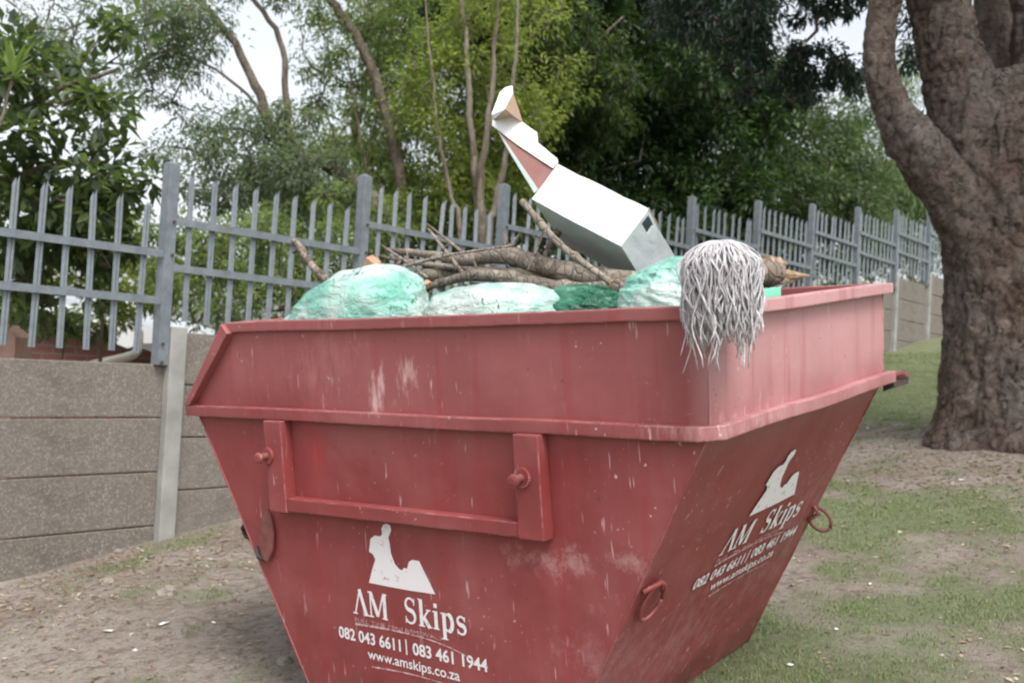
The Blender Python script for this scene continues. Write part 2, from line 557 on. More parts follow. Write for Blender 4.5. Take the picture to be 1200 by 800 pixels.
go = np_mesh('ground', np.stack([X.ravel(), Y.ravel(), Z.ravel()], -1), F, M['ground'], smooth=True)
at = go.data.attributes.new('grass', 'FLOAT', 'POINT')
at.data.foreach_set('value', grass_field(X, Y).ravel().astype(np.float32))
tag(go, 'sloping patch of dry trodden earth with thin grass', None, None, 'structure')

SK_O = np.array((0.155464, 3.586275, 0.393891))
SK_A = np.array(((.779832, .614638, -.118667), (-.624697, .776284, -.084482), (.040193, .140012, .989334)))
def in_skip(x, y):
    q = np.stack([x - SK_O[0], y - SK_O[1]], -1) @ SK_A[:2, :2]
    return (np.abs(q[..., 0]) < .47) & (np.abs(q[..., 1]) < .56)
def wall_side(x, y):
    return (x - WP[0]) * WN[0] + (y - WP[1]) * WN[1]

def scatter(n, fn, x0=-4.5, x1=7, y0=1.6, y1=14, p=1.0):
    out = []
    tot = 0
    while tot < n:
        x = rng.uniform(x0, x1, n); y = y0 + (y1 - y0) * rng.random(n) ** 1.5
        keep = (rng.random(n) < fn(x, y)) & (wall_side(x, y) > .06) & ~in_skip(x, y) & ((x - 3.5) ** 2 + (y - 7) ** 2 > .3)
        keep &= np.abs(x) < .55 * y + .8
        out.append(np.stack([x[keep], y[keep]], -1)); tot += keep.sum()
    return np.concatenate(out)[:n]

# grass blades
P = scatter(260000, lambda x, y: np.clip((grass_field(x, y) - .18) * 1.9, 0, 1) ** 1.3 * np.clip(fbm(x * 9, y * 9, 2, 33) * 2.2 - .4, 0, 1))
n = len(P)
zz = ground_z(P[:, 0], P[:, 1]) - .002
h = rng.uniform(.005, .019, n) * (1 + .5 * (rng.random(n) < .06))
th = rng.uniform(0, 2 * np.pi, n)
ln = rng.uniform(.2, 1.3, n)
w = rng.uniform(.0014, .0028, n)
a = np.stack([np.cos(th), np.sin(th), 0 * th], -1)
b = np.stack([-np.sin(th), np.cos(th), 0 * th], -1)
base = np.stack([P[:, 0], P[:, 1], zz], -1)
V = np.stack([base - a * w[:, None], base + a * w[:, None],
              base + b * (h * ln)[:, None] + np.array((0, 0, 1)) * h[:, None]], 1).reshape(-1, 3)
M['grass'] = leaf_mat('grass blade', (.31, .285, .17), (.19, .245, .10), (.12, .195, .065), .3, .7)
o = np_mesh('grass', V, np.arange(3 * n).reshape(n, 3), M['grass'], tint=rng.random(n))
tag(o, 'thin short grass growing in patches over the dry earth', None, None, 'stuff')

# leaf litter
def chips(name, label, n, size, mat, fn, flat=.25, **kw):
    P = scatter(n, fn, **kw)
    z = ground_z(P[:, 0], P[:, 1])
    th = rng.uniform(0, 2 * np.pi, n)
    s = rng.uniform(size[0], size[1], n)
    a = np.stack([np.cos(th), np.sin(th), rng.uniform(-flat, flat, n)], -1) * s[:, None]
    b = np.stack([-np.sin(th), np.cos(th), rng.uniform(-flat, flat, n)], -1) * (s * rng.uniform(.3, .55, n))[:, None]
    c = np.stack([P[:, 0], P[:, 1], z + .004], -1)
    up = np.array((0, 0, 1)) * (s * .18)[:, None]
    V = np.stack([c - a, c + b + up, c + a, c - b + up], 1).reshape(-1, 3)
    i = np.arange(n)[:, None] * 4
    F = np.concatenate([i + np.array([[0, 1, 2]]), i + np.array([[0, 2, 3]])], 0)
    t = rng.random(n)
    o = np_mesh(name, V, F, mat, tint=np.concatenate([t, t]))
    tag(o, label, None, None, 'stuff')
M['litter'] = leaf_mat('dead leaf', (.12, .07, .04), (.27, .19, .125), (.50, .40, .30), .1, .8)
chips('needle_litter', 'brown dead needles and leaf scraps around the foot of the big tree', 2600, (.006, .022), M['litter'],
      lambda x, y: np.exp(-((x - 3.2) ** 2 + (y - 6.6) ** 2) / 1.3), x0=1.2, x1=5.2, y0=4.6, y1=9)
chips('leaf_litter', 'dead brown leaves and chips strewn over the earth', 13000, (.004, .018), M['litter'],
      lambda x, y: np.clip(.22 + .78 * np.exp(-(wall_side(x, y) - .35) ** 2 / .25) - .3 * grass_field(x, y), 0, 1))
M['pebble'] = simple('pale pebble', (.26, .22, .19), (.50, .46, .42), 3, .85, 0)
mb = MB()
for x, y in scatter(420, lambda x, y: .3 + .7 * np.exp(-(wall_side(x, y) - .4) ** 2 / .8)):
    s = random.uniform(.003, .012) * (1.6 if random.random() < .05 else 1)
    z = float(ground_z(x, y))
    q = [(1, 0, 0), (0, 1, 0), (-1, 0, 0), (0, -1, 0), (0, 0, .8), (0, 0, -.5)]
    j = [tuple(c * s * random.uniform(.6, 1.3) for c in p) for p in q]
    mb.add([(x + p[0], y + p[1], z + p[2]) for p in j], [(0, 1, 4), (1, 2, 4), (2, 3, 4), (3, 0, 4), (1, 0, 5), (2, 1, 5), (3, 2, 5), (0, 3, 5)])
tag(mb.build('pebbles', M['pebble'], fix=False), 'small pale stones scattered over the earth', None, None, 'stuff')

# single scraps and stones that the photograph shows
M['paper'] = simple('torn white paper', (.70, .72, .74), (.85, .86, .86), 5, .7, 0)
M['stone'] = simple('grey brown stone', (.17, .145, .12), (.29, .255, .22), 9, .9, .5, 50)
def scrap(p, s, label, mat='paper', name='paper_scrap', cat='litter'):
    z = float(ground_z(*p)) + .004
    mb = MB()
    if mat == 'paper':
        k = 8
        ring = [(s * random.uniform(.6, 1.1) * math.cos(2 * math.pi * i / k), s * .6 * random.uniform(.6, 1.1) * math.sin(2 * math.pi * i / k), random.uniform(0, s * .35)) for i in range(k)]
        mb.prism(ring, (0, 0, .002))
        o = mb.build(name, M[mat], fix=True)
    else:
        bm = bmesh.new()
        bmesh.ops.create_icosphere(bm, subdivisions=3, radius=s)
        me = bpy.data.meshes.new(name)
        sd_ = random.random() * 50
        for v in bm.verts:
            v.co *= 1 + .5 * (mnoise.noise(v.co / s * 1.1 + Vector((sd_, 0, 0)))) + .15 * mnoise.noise(v.co / s * 3 + Vector((sd_, 0, 0)))
            v.co.z *= .6
        bm.to_mesh(me); bm.free()
        me.materials.append(M[mat])
        o = link(bpy.data.objects.new(name, me))
    o.location = (p[0], p[1], z)
    o.rotation_euler = (0, 0, random.uniform(0, 6))
    tag(o, label, cat)
scrap((-1.555,4.309), .022, 'white paper scrap on bare earth, leftmost of the scraps left of the skip')
scrap((-1.341,4.34), .026, 'larger crumpled white paper scrap on the earth right of the leftmost scrap')
scrap((-1.143,4.343), .012, 'tiny white paper scrap on the earth nearest the left side of the skip')
scrap((1.201,3.793), .013, 'white scrap lying in the grass right of the red skip')
scrap((1.488,4.304), .014, 'pale scrap in thin grass further up the slope, below the tree')
scrap((0.967,3.511), .013, 'white scrap close beside the bottom corner of the skip')
scrap((2.577,6.032), .026, 'pale flat scrap on the earth at the foot of the big tree')
scrap((-1.824,5.005), .028, 'rounded pale stone on the earth near the wall', 'stone', 'stone', 'stone')
scrap((-1.471,4.782), .045, 'brownish broken stone clod, biggest on the earth left of the skip', 'stone', 'stone', 'stone')
scrap((-1.978,5.557), .022, 'small pale stone close to the concrete wall', 'stone', 'stone', 'stone')
scrap((-0.747,3.858), .03, 'dark stone lying against the bottom left of the skip', 'stone', 'stone', 'stone')

# ------------------------------------------------------------------ wall and fence
BAY = 1.42
WANG = math.atan2(WD[1], WD[0])
wall = thing('boundary_wall', 'stepped precast concrete panel wall with pale posts running up the slope', 'wall', (WP[0], WP[1], .33))
wall.rotation_euler = (0, 0, WANG)
panel_mb = MB().box(.052, BAY - .052, .012, .052, -.289, -.006)
def lump(o, amp, sc, seed):
    pass
panel0 = None
N0, N1 = -3, 12
Z0W = .33
random.seed(3)
for nb in range(N0, N1):
    top = 1.495 + .182 * nb - Z0W
    s0 = BAY * nb + .055
    for k in range(6):
        if panel0 is None:
            panel0 = panel_mb.build('wall_panel', M['aggregate'], wall, bevel=.006)
            o = panel0
        else:
            o = panel0.copy(); link(o, wall)
        o.location = (s0, random.uniform(-.003, .003), top - .2905 * k)
        o.rotation_euler = (random.uniform(-.004, .004), random.uniform(-.002, .002), 0)
post0 = None
for nb in range(N0, N1 + 1):
    if post0 is None:
        mb = MB()
        mb.prism([(-.05, -.035, -1.9), (.05, -.035, -1.9), (.05, .10, -1.9), (-.05, .10, -1.9)], (0, 0, 1.9))
        post0 = mb.build('wall_post', M['post_concrete'], wall, bevel=.006)
        o = post0
    else:
        o = post0.copy(); link(o, wall)
    o.location = (BAY * nb + .055, 0, 1.516 + .182 * nb - Z0W)
# fence: stands on the wall
fence = thing('palisade_fence', 'grey galvanised palisade fence with pointed pales standing on the concrete wall', 'fence', (WP[0], WP[1], 1.3))
fence.rotation_euler = (0, 0, WANG)
ZF = 1.3
_b = MB().tube([(0, 0, 0), (0, -.009, 0)], .009, 6).build('bolt', M['iron'])
bolt_me = _b.data
bpy.data.objects.remove(_b)
fp0 = rail0 = pale0 = None
for nb in range(N0, N1 + 1):
    if fp0 is None:
        mb = MB().box(-.032, .032, -.03, .034, -1.09, -.006).add([(-.032, -.03, -.006), (.032, -.03, -.006), (.032, .034, -.006), (-.032, .034, -.006), (0, .002, .012)],
                                                              [(0, 1, 4), (1, 2, 4), (2, 3, 4), (3, 0, 4)])
        fp0 = mb.build('fence_post', M['steel'], fence)
        o = fp0
    else:
        o = fp0.copy(); link(o, fence)
    o.location = (BAY * nb - .035, 0, 2.397 + .182 * nb - ZF)
    o.rotation_euler = (random.uniform(-.008, .008), random.uniform(-.008, .008), 0)
    for bz_ in (1.345, 1.245, 1.90, 2.08):
        bo = bpy.data.objects.new('bolt', bolt_me)
        link(bo, fence)
        bo.location = (BAY * nb - .035 + (.014 if bz_ > 1.5 else -.008), -.031, bz_ + .0 + .182 * nb - ZF + (0 if bz_ > 1.5 else .075))
    if nb == N1:
        break
    for hgt in (2.085, 1.833):
        if rail0 is None:
            # angle-iron rail
            mb = MB().box(0, BAY - .064, -.026, -.021, -.02, .02).box(0, BAY - .064, -.0208, .012, .015, .0199)
            rail0 = mb.build('rail', M['steel'], fence)
            o = rail0
        else:
            o = rail0.copy(); link(o, fence)
        o.location = (BAY * nb - .003, 0, hgt + .182 * nb - ZF)
    for i in range(9):
        if pale0 is None:
            w_, hh = .0185, .815
            mb = MB()
            prof = [(-w_, 0), (-w_ * .45, -.012), (0, -.004), (w_ * .45, -.012), (w_, 0)]
            hts = [hh - .045, hh - .012, hh - .034, hh, hh - .05]
            vs = [(x, y, 0) for x, y in prof] + [(x, y, t) for (x, y), t in zip(prof, hts)]
            vs += [(x, y + .003, 0) for x, y in prof] + [(x, y + .003, t) for (x, y), t in zip(prof, hts)]
            fs = [(i_, i_ + 1, i_ + 6, i_ + 5) for i_ in range(4)] + [(i_ + 11, i_ + 10, i_ + 15, i_ + 16) for i_ in range(4)]
            fs += [(i_ + 5, i_ + 6, i_ + 16, i_ + 15) for i_ in range(4)] + [(0, 5, 15, 10), (4, 14, 19, 9)]
            mb.add(vs, fs)
            pale0 = mb.build('pale', M['steel'], fence)
            o = pale0
        else:
            o = pale0.copy(); link(o, fence)
        o.location = (BAY * nb - .035 + BAY * (i + 1) / 10, .004, 1.55 + .182 * nb - ZF + random.uniform(-.004, .004))
        o.rotation_euler = (random.uniform(-.01, .01), random.uniform(-.022, .022) + (.05 if random.random() < .05 else 0), random.uniform(-.12, .12))

# ------------------------------------------------------------------ the skip
skip = thing('skip', 'weathered red steel skip with sloping ends, heaped with rubbish and branches', 'skip')
skip.matrix_world = Matrix([list(SK_A[i]) + [SK_O[i]] for i in range(3)] + [[0, 0, 0, 1]])
YN = -.565
red = M['red']
prof = [(-.472, 0), (.473, 0), (.985, .93), (.995, 1.195), (-.754, 1.195), (-.992, .937), (-.985, .93)]
for sgn in (1, -1):
    y = YN * sgn
    MB().prism([(x, y, z) for x, z in prof], (0, .006 * sgn, 0)).build('side_panel', red, skip)
def endp(p, q, name, dx):
    MB().prism([(p[0], YN + .001, p[1]), (p[0], -YN - .001, p[1]), (q[0], -YN - .001, q[1]), (q[0], YN + .001, q[1])], dx).build(name, red, skip)
endp((.4745, .001), (.9865, .93), 'end_panel', (-.006, 0, .003))
endp((.9865, .93), (.9965, 1.19), 'end_panel', (-.006, 0, 0))
endp((-.4735, .001), (-.9865, .93), 'end_panel', (.006, 0, .003))
endp((-.9865, .93), (-.7435, 1.19), 'end_panel', (.005, 0, -.005))
MB().box(-.47, .47, YN + .007, -YN - .007, .002, .008).build('floor_plate', red, skip)
# weld beads down the folds
for sgn in (1, -1):
    for a, b in (((.4745, .002), (.9855, .93)), ((-.4735, .002), (-.9855, .93)), ((.9855, .93), (.9965, 1.19))):
        n_ = 26
        pts = [(a[0] + (b[0] - a[0]) * i / n_, YN * sgn, a[1] + (b[1] - a[1]) * i / n_) for i in range(n_ + 1)]
        MB().tube(pts, [.0035 * random.uniform(.7, 1.3) for _ in pts], 6).build('weld_seam', red, skip, smooth=True)
# top rim
def bar(name, x0, x1, y0, y1, z0, z1, bev=.004, mat=None):
    return MB().box(x0, x1, y0, y1, z0, z1).build(name, mat or red, skip, bevel=bev)
def dented(o, amp=.004, sc=3.0, cuts=14):
    me = o.data
    bm = bmesh.new(); bm.from_mesh(me)
    long_e = [e for e in bm.edges if e.calc_length() > .3]
    bmesh.ops.subdivide_edges(bm, edges=long_e, cuts=cuts)
    for v in bm.verts:
        d = mnoise.noise_vector(v.co * sc + Vector((3, 1, 7)))
        v.co += d * amp
    bm.to_mesh(me); bm.free()
    return o
for sgn in (1, -1):
    y0, y1 = sorted((-.581 * sgn, -.545 * sgn))
    dented(bar('rim', -.772, 1.027, y0, y1, 1.191, 1.223))
dented(bar('rim', .987, 1.0272, -.5445, .5445, 1.1905, 1.2233))
dented(bar('rim', -.772, -.735, -.5445, .5445, 1.1905, 1.2233))
# flanges down the sloping left end
for sgn in (1, -1):
    y = -.597 * sgn
    d = (0, .040 * sgn, 0)
    MB().prism([(-.7725, y, 1.2215), (-1.015, y, .948), (-.985, y, .948), (-.742, y, 1.19)], d).build('end_flange', red, skip, bevel=.003)
# mid rail, chamfered at the corners
def rail_side(sgn):
    ys, yi = -.594 * sgn, -.5665 * sgn
    z0, z1 = .911, .947
    dented(MB().prism([(-1.016, ys, z0), (.966, ys, z0), (1.0, yi, z0), (-1.016, yi, z0)], (0, 0, z1 - z0)).build('mid_rail', red, skip, bevel=.004), .004, 2.5)
rail_side(1); rail_side(-1)
dented(MB().prism([(.9668, -.594, .9112), (1.016, -.548, .9112), (1.016, .60, .9112), (.9872, .60, .9112), (.9872, -.564, .9112)], (0, 0, .0356)).build('mid_rail', red, skip, bevel=.004), .005, 2.5)
dented(MB().box(-1.016, -.988, -.564, .564, .9112, .9468).build('mid_rail', red, skip, bevel=.004))
# torn lip at the far end of the rail
MB().prism([(.99, .60, .94), (1.03, .64, .945), (1.028, .70, .925), (.995, .70, .915), (.985, .64, .912)], (-.004, 0, -.012)).build('torn_rail_end', red, skip)
MB().prism([(1.005, .61, .915), (1.02, .70, .915), (.97, .70, .90), (.97, .61, .90)], (0, 0, -.02)).build('torn_rail_end', M['iron'], skip)
# chain-arm bracket frame on each side
for sgn in (1, -1):
    yo, yi = -.610 * sgn, -.5655 * sgn
    y0, y1 = sorted((yo, yi))
    for x0, x1, zb in ((-.575, -.493, .622), (.437, .519, .636)):
        u = dented(bar('bracket_upright', x0, x1, y0, y1, zb, .9108), .002, 4, 6)
    ys0, ys1 = sorted((-.604 * sgn, yi))
    cz = .625
    MB().prism([(-.4925, ys0, .624), (.4365, ys0, .638), (.4365, ys0, .678), (-.4925, ys0, .667)], (0, ys1 - ys0, 0)).build('bracket_crossbar', red, skip, bevel=.004)
    for x in (-.560, .464):
        c = Vector((x, yo, .800))
        k = -sgn
        # pin with collar and head
        m_ = MB().tube([c, c + Vector((0, k * .008, 0))], .026, 20)
        lug = m_.build('lifting_lug', red, skip, smooth=False)
        MB().tube([c + Vector((0, k * .008, 0)), c + Vector((0, k * .034, -.002))], .011, 14).build('pin', M['rust'], lug, smooth=False)
        MB().tube([c + Vector((0, k * .034, -.002)), c + Vector((0, k * .038, -.002)), c + Vector((0, k * .044, -.002)), c + Vector((0, k * .047, -.002))], [.013, .018, .017, .009], 14).build('pin_head', red, lug, smooth=False)
# oval ear plate and hook at the left
n_ = 20
pl = [(-.648 + .036 * math.cos(2 * math.pi * i / n_) + .006, -.5672, .527 + .083 * math.sin(2 * math.pi * i / n_)) for i in range(n_)]
MB().prism([(x, y - .016 * (0.61 - z) / .16, z) for x, y, z in pl], (0, -.006, 0)).build('ear_plate', M['rust'], skip)
MB().tube([(-0.785,-0.55,0.549), (-0.833,-0.53,0.523), (-0.832,-0.52,0.491), (-0.769,-0.54,0.49)], .007, 8).build('hook', M['iron'], skip, smooth=True)
MB().tube([(-0.714,-0.57,0.48), (-0.698,-0.575,0.449), (-0.667,-0.575,0.444)], .008, 8).build('hook', M['iron'], skip, smooth=True)
# tie rings on the sloping end
NE = Vector((.929, 0, -.512)).normalized()
DE = Vector((.512, 0, .929)).normalized()
def on_end(y, s, off=0.0):
    return Vector((.4745, y, .001)) + DE * s + NE * off
def ring(c, a, b, r, mat):
    pts = []
    for i in range(22):
        t = 2 * math.pi * i / 21
        pts.append(tuple(c + a * math.cos(t) + b * math.sin(t)))
    return MB().tube(pts, r, 8).build('tie_ring', mat, skip, smooth=True)
r1 = ring(on_end(-.485, .555, .014), Vector((0, .040, 0)) + NE * .004, DE * .058, .0055, red)
MB().tube([tuple(on_end(-.55, .60, .006)), tuple(on_end(-.49, .62, .016)), tuple(on_end(-.445, .575, .010))], .007, 8).build('ring_staple', red, skip, smooth=True)
ring(on_end(.552, .545, .030), NE * .040 + Vector((0, .012, 0)) - DE * .01, DE * .031 + Vector((0, .006, 0)), .0058, M['rust'])
MB().tube([tuple(on_end(.52, .585, .004)), tuple(on_end(.55, .56, .02)), tuple(on_end(.53, .53, .004))], .007, 8).build('ring_staple', red, skip, smooth=True)

# --- decal lettering: drawn in (u, v) metres, then laid on a panel
def ribbon(pts, w, closed=False):
    vs, fs = [], []
    n = len(pts)
    for i, p in enumerate(pts):
        a = pts[max(i - 1, 0)]; b = pts[min(i + 1, n - 1)]
        dx, dy = b[0] - a[0], b[1] - a[1]
        L = math.hypot(dx, dy) or 1
        ww = w[i] if hasattr(w, '__len__') else w
        vs += [(p[0] - dy / L * ww / 2, p[1] + dx / L * ww / 2), (p[0] + dy / L * ww / 2, p[1] - dx / L * ww / 2)]
    for i in range(n - 1):
        fs.append((2 * i, 2 * i + 1, 2 * i + 3, 2 * i + 2))
    return vs, fs
def arc(cx, cy, rx, ry, a0, a1, n=12):
    return [(cx + rx * math.cos(R(a0 + (a1 - a0) * i / n)), cy + ry * math.sin(R(a0 + (a1 - a0) * i / n))) for i in range(n + 1)]
TH, TN, SF = .17, .075, .055
def esses(x, w, h):
    c = arc(x + w / 2, h * .735, w * .36, h * .235, 25, 180, 10) + arc(x + w / 2, h * .735, w * .36, h * .21, 190, 255, 5)
    c += arc(x + w / 2, h * .27, w * .38, h * .25, 75, 0, 7) + arc(x + w / 2, h * .27, w * .38, h * .235, -10, -155, 10)
    k = len(c)
    wd = [TN + (TH * 1.0 - TN) * math.exp(-((i - k / 2) / (k * .2)) ** 2) for i in range(k)]
    return [(c, wd), ([(x + w * .84, h * .72), (x + w * .87, h * .98)], .05), ([(x + w * .12, h * .02), (x + w * .12, h * .28)], .05)]
GL = {
 'A': (.76, [([(.07, .0), (.38, 1.0)], TN), ([(.36, 1.0), (.68, 0)], TH), ([(-.05, .03), (.2, .03)], SF), ([(.54, .03), (.82, .03)], SF)]),
 'M': (1.02, [([(.12, 0), (.12, 1)], TN), ([(.14, .98), (.48, .08)], TH), ([(.48, .06), (.82, .98)], TN), ([(.86, 0), (.86, 1)], TH), ([(0, .03), (.26, .03)], SF), ([(.72, .03), (1.0, .03)], SF), ([(0, .97), (.2, .97)], SF), ([(.8, .97), (1.0, .97)], SF)]),
 'S': (.66, esses(0, .6, 1)),
 'k': (.66, [([(.14, 0), (.14, 1.02)], TH), ([(.2, .28), (.52, .66)], TN), ([(.26, .36), (.54, .0)], TH), ([(0, .03), (.3, .03)], SF), ([(.0, 1.0), (.14, 1.0)], SF), ([(.42, .03), (.66, .03)], SF), ([(.4, .65), (.62, .65)], SF)]),
 'i': (.34, [([(.15, 0), (.15, .68)], TH), ([(0, .03), (.3, .03)], SF), ([(0, .65), (.15, .65)], SF), ([(.07, .88), (.23, .88)], .16)]),
 'p': (.68, [([(.15, -.3), (.15, .68)], TH), (arc(.34, .34, .20, .31, 150, -150, 16), [TN] * 4 + [TH] * 9 + [TN] * 4), ([(0, -.28), (.3, -.28)], SF), ([(0, .65), (.15, .65)], SF)]),
 's': (.5, esses(0, .46, .68)),
}
def serif_text(txt, x, y, h, sx, out, track=.06):
    """returns strokes placed at x, y"""
    k = 0
    for ch in txt:
        if ch == ' ':
            x += .42 * h * sx; continue
        adv, strokes = GL[ch]
        for pts, w in strokes:
            P_ = [(x + a * h * sx, y + b * h) for a, b in pts]
            ww = [q * h * sx for q in w] if hasattr(w, '__len__') else w * h * (sx if ch else 1)
            out.append(ribbon(P_, ww))
        x += (adv + track) * h * sx
    return x
def font_text(txt, x, y, width, h, bold=.0):
    cu = bpy.data.curves.new('lettering', 'FONT')
    cu.body = txt
    cu.size = 1
    cu.offset = bold
    cu.resolution_u = 3
    ob = bpy.data.objects.new('lettering', cu)
    scene.collection.objects.link(ob)
    dg = bpy.context.evaluated_depsgraph_get()
    me = bpy.data.meshes.new_from_object(ob.evaluated_get(dg))
    V_ = [tuple(v.co)[:2] for v in me.vertices]
    F_ = [tuple(p.vertices) for p in me.polygons]
    bpy.data.objects.remove(ob)
    bpy.data.meshes.remove(me)
    x0 = min(v[0] for v in V_); x1 = max(v[0] for v in V_)
    sx, sy = width / (x1 - x0), h / .72
    return [(x + (v[0] - x0) * sx, y + v[1] * sy) for v in V_], F_
def lay(name, shapes, fn, mat):
    mb = MB()
    for i, (vs, fs) in enumerate(shapes):
        mb.add([fn(u, v, i * .00006) for u, v in vs], fs)
    return mb.build(name, mat, skip, fix=False)
emblem_pts = ((-0.187,-0.567,0.427), (-0.17,-0.567,0.467), (-0.152,-0.567,0.502), (-0.161,-0.567,0.517), (-0.177,-0.567,0.523), (-0.167,-0.567,0.563), (-0.148,-0.567,0.575),
              (-0.123,-0.567,0.575), (-0.115,-0.567,0.584), (-0.117,-0.567,0.599), (-0.108,-0.567,0.611), (-0.093,-0.567,0.616), (-0.08,-0.567,0.613), (-0.076,-0.567,0.6), (-0.082,-0.567,0.587), (-0.09,-0.567,0.576),
              (-0.086,-0.567,0.554), (-0.084,-0.567,0.528), (-0.071,-0.567,0.499), (-0.057,-0.567,0.487), (-0.043,-0.567,0.482), (-0.036,-0.567,0.491), (-0.022,-0.567,0.49), (-0.013,-0.567,0.511), (0.001,-0.567,0.519),
              (0.029,-0.567,0.519), (0.049,-0.567,0.486), (0.084,-0.567,0.429), (-0.018,-0.567,0.426), (-0.105,-0.567,0.426))
emblem = [[(p[0], p[2]) for p in emblem_pts]]
def decal(fn, where):
    poly = emblem[0]
    lay('emblem', [(poly, [tuple(range(len(poly)))])], fn, M['decal'])
    out = []
    serif_text('AM', -.262, .322, .079, 1.02, out)
    lay('lettering', out, fn, M['decal'])
    out = []
    serif_text('Skips', -.045, .326, .079, 1.0, out)
    lay('lettering', out, fn, M['decal'])
    lay('tagline_lettering', [font_text('FULL TIME MINI REMOVALS', -.262, .297, .36, .013)], fn, M['decal_faint'])
    sw = [(-.262 + .475 * i / 24, .289 + .006 * math.sin(math.pi * min(1, i / 18)) - .030 * max(0, (i - 15) / 9) ** 2) for i in range(25)]
    lay('underline', [ribbon(sw, [.0075 - .005 * i / 24 for i in range(25)])], fn, M['decal_faint'])
    lay('phone_lettering', [font_text('082 043 6611', -.339, .236, .268, .036, .024)], fn, M['decal'])
    lay('divider_bar', [ribbon([(-.0475, .230), (-.0475, .276)], .005)], fn, M['decal'])
    lay('phone_lettering', [font_text('083 461 1944', -.022, .236, .286, .036, .024)], fn, M['decal'])
    lay('web_lettering', [font_text('www.amskips.co.za', -.215, .190, .372, .031, .012)], fn, M['decal'])
    sw = [(-.20 + .36 * i / 16, .166 + .008 * math.sin(math.pi * i / 16)) for i in range(17)]
    lay('underline', [ribbon(sw, [.006 - .004 * i / 16 for i in range(17)])], fn, M['decal_faint'])
decal(lambda u, v, e: (u, YN - .0015 - e, v), 'side')
def endfn(u, v, e):
    y = -.050 + (u + .187) * 1.12
    s = .690 + (v - .421) * 1.06
    return tuple(on_end(y, s, .0045 + e))
decal(endfn, 'end')
# peeled sticker remnant on the left edge
MB().prism([(-0.798,-0.59,1.186), (-0.779,-0.59,1.189), (-0.792,-0.59,1.158), (-0.806,-0.59,1.155)], (0, -.002, 0)).build('sticker_remnant', M['white_card'], skip)

def in_skip_thing(name, label, cat, group=None):
    o = thing(name, label, cat, group=group)
    o.matrix_world = skip.matrix_world
    return o

# ------------------------------------------------------------------ the load
# heap that fills the skip
heap_mat = simple('garden and house rubbish', (.035, .04, .03), (.16, .14, .11), 14, .9, .6, 30, .02)
nx_, ny_ = 60, 40
V = []
for j in range(ny_):
    for i in range(nx_):
        x = -.93 + 1.90 * i / (nx_ - 1); y = -.55 + 1.10 * j / (ny_ - 1)
        e = min(1, (1 - abs(y) / .56) * 5) * min(1, (x + .95) * 4, (.985 - x) * 4)
        z = 1.07 + .09 * e * (.6 + mnoise.noise(Vector((x * 4, y * 4, 2))) ) + .03 * mnoise.noise(Vector((x * 17, y * 17, 0)))
        if i in (0, nx_ - 1) or j in (0, ny_ - 1):
            z = .96
        V.append((x * (1 if i not in (0,) else 1), y, z))
idx = np.arange(nx_ * ny_).reshape(ny_, nx_)
F = np.stack([idx[:-1, :-1], idx[:-1, 1:], idx[1:, 1:], idx[1:, :-1]], -1).reshape(-1, 4)
o = np_mesh('rubbish_heap', np.array(V), F, heap_mat, smooth=True)
o.matrix_world = skip.matrix_world
tag(o, 'loose rubbish filling the red skip under the bags and branches', None, None, 'stuff')

def ridged(p):
    return 1 - abs(mnoise.noise(p)) * 2
def bag(label, c, r, rot, seed, mat, tip=None, wr=.05, squash=.75, knot=None, prof=None):
    t = in_skip_thing('rubbish_bag', label, 'rubbish bag', 'green bags of rubbish in the skip')
    nu, nv = 150, 90
    V = []
    ca, sa = math.cos(rot), math.sin(rot)
    off = Vector((seed * 3.1, seed * 1.7, seed))
    for j in range(nv + 1):
        ph = math.pi * j / nv
        for i in range(nu):
            th = 2 * math.pi * i / nu
            d = Vector((math.sin(ph) * math.cos(th), math.sin(ph) * math.sin(th), math.cos(ph)))
            # pillowy super-ellipsoid
            e = .88
            q = Vector([math.copysign(abs(k_) ** e, k_) for k_ in d])
            s = 1 + .10 * mnoise.noise(d * 1.6 + off) + .05 * mnoise.noise(d * 4 + off)
            wv = Vector((d.x * 2.2 + .8 * mnoise.noise(d * 2 + off), d.y * 5, d.z * 8 + 2 * d.x)) + off
            s += wr * (ridged(wv * .9) - .5) + wr * .45 * (ridged(wv * 2.3) - .5) + wr * .2 * mnoise.noise(d * 22 + off)
            if tip:
                td = Vector(tip[0]).normalized()
                s += tip[1] * max(0, d.dot(td)) ** tip[2]
            p = Vector((q.x * r[0], q.y * r[1], q.z * r[2])) * s
            if p.z < -r[2] * squash:
                p.z = -r[2] * squash + (p.z + r[2] * squash) * .2
            if prof:
                xn = max(-1, min(1, p.x / (r[0] * 1.1)))
                p.z *= float(np.interp(xn, (-1, -.5, 0, .4, 1), prof))
            V.append((c[0] + p.x * ca - p.z * sa * 1.0, c[1] + p.y, c[2] + p.x * sa + p.z * ca))
    idx = np.arange((nv + 1) * nu).reshape(nv + 1, nu)
    F = np.stack([idx[:-1], np.roll(idx, -1, 1)[:-1], np.roll(idx, -1, 1)[1:], idx[1:]], -1).reshape(-1, 4)
    np_mesh('bag_body', np.array(V), F, mat, t, smooth=True)
    return t
bag('pale mint green rubbish bag, leftmost in the skip and biggest, resting on the near rim', (-.362, -.36, 1.215), (.275, .18, .158), .0, 1, M['bag'],
    tip=((-1, -.3, -.4), .12, 4), wr=.020, prof=(.15, .62, .98, 1.18, .85))
bag('low flat green rubbish bag in the middle of the near rim under the branches', (.205, -.37, 1.185), (.225, .17, .118), .0, 2.3, M['bag'], wr=.018)
bag('crumpled mint green rubbish bag between the white box and the mop head', (.80, -.30, 1.215), (.165, .20, .12), -.05, 4.1, M['bag'], wr=.038)
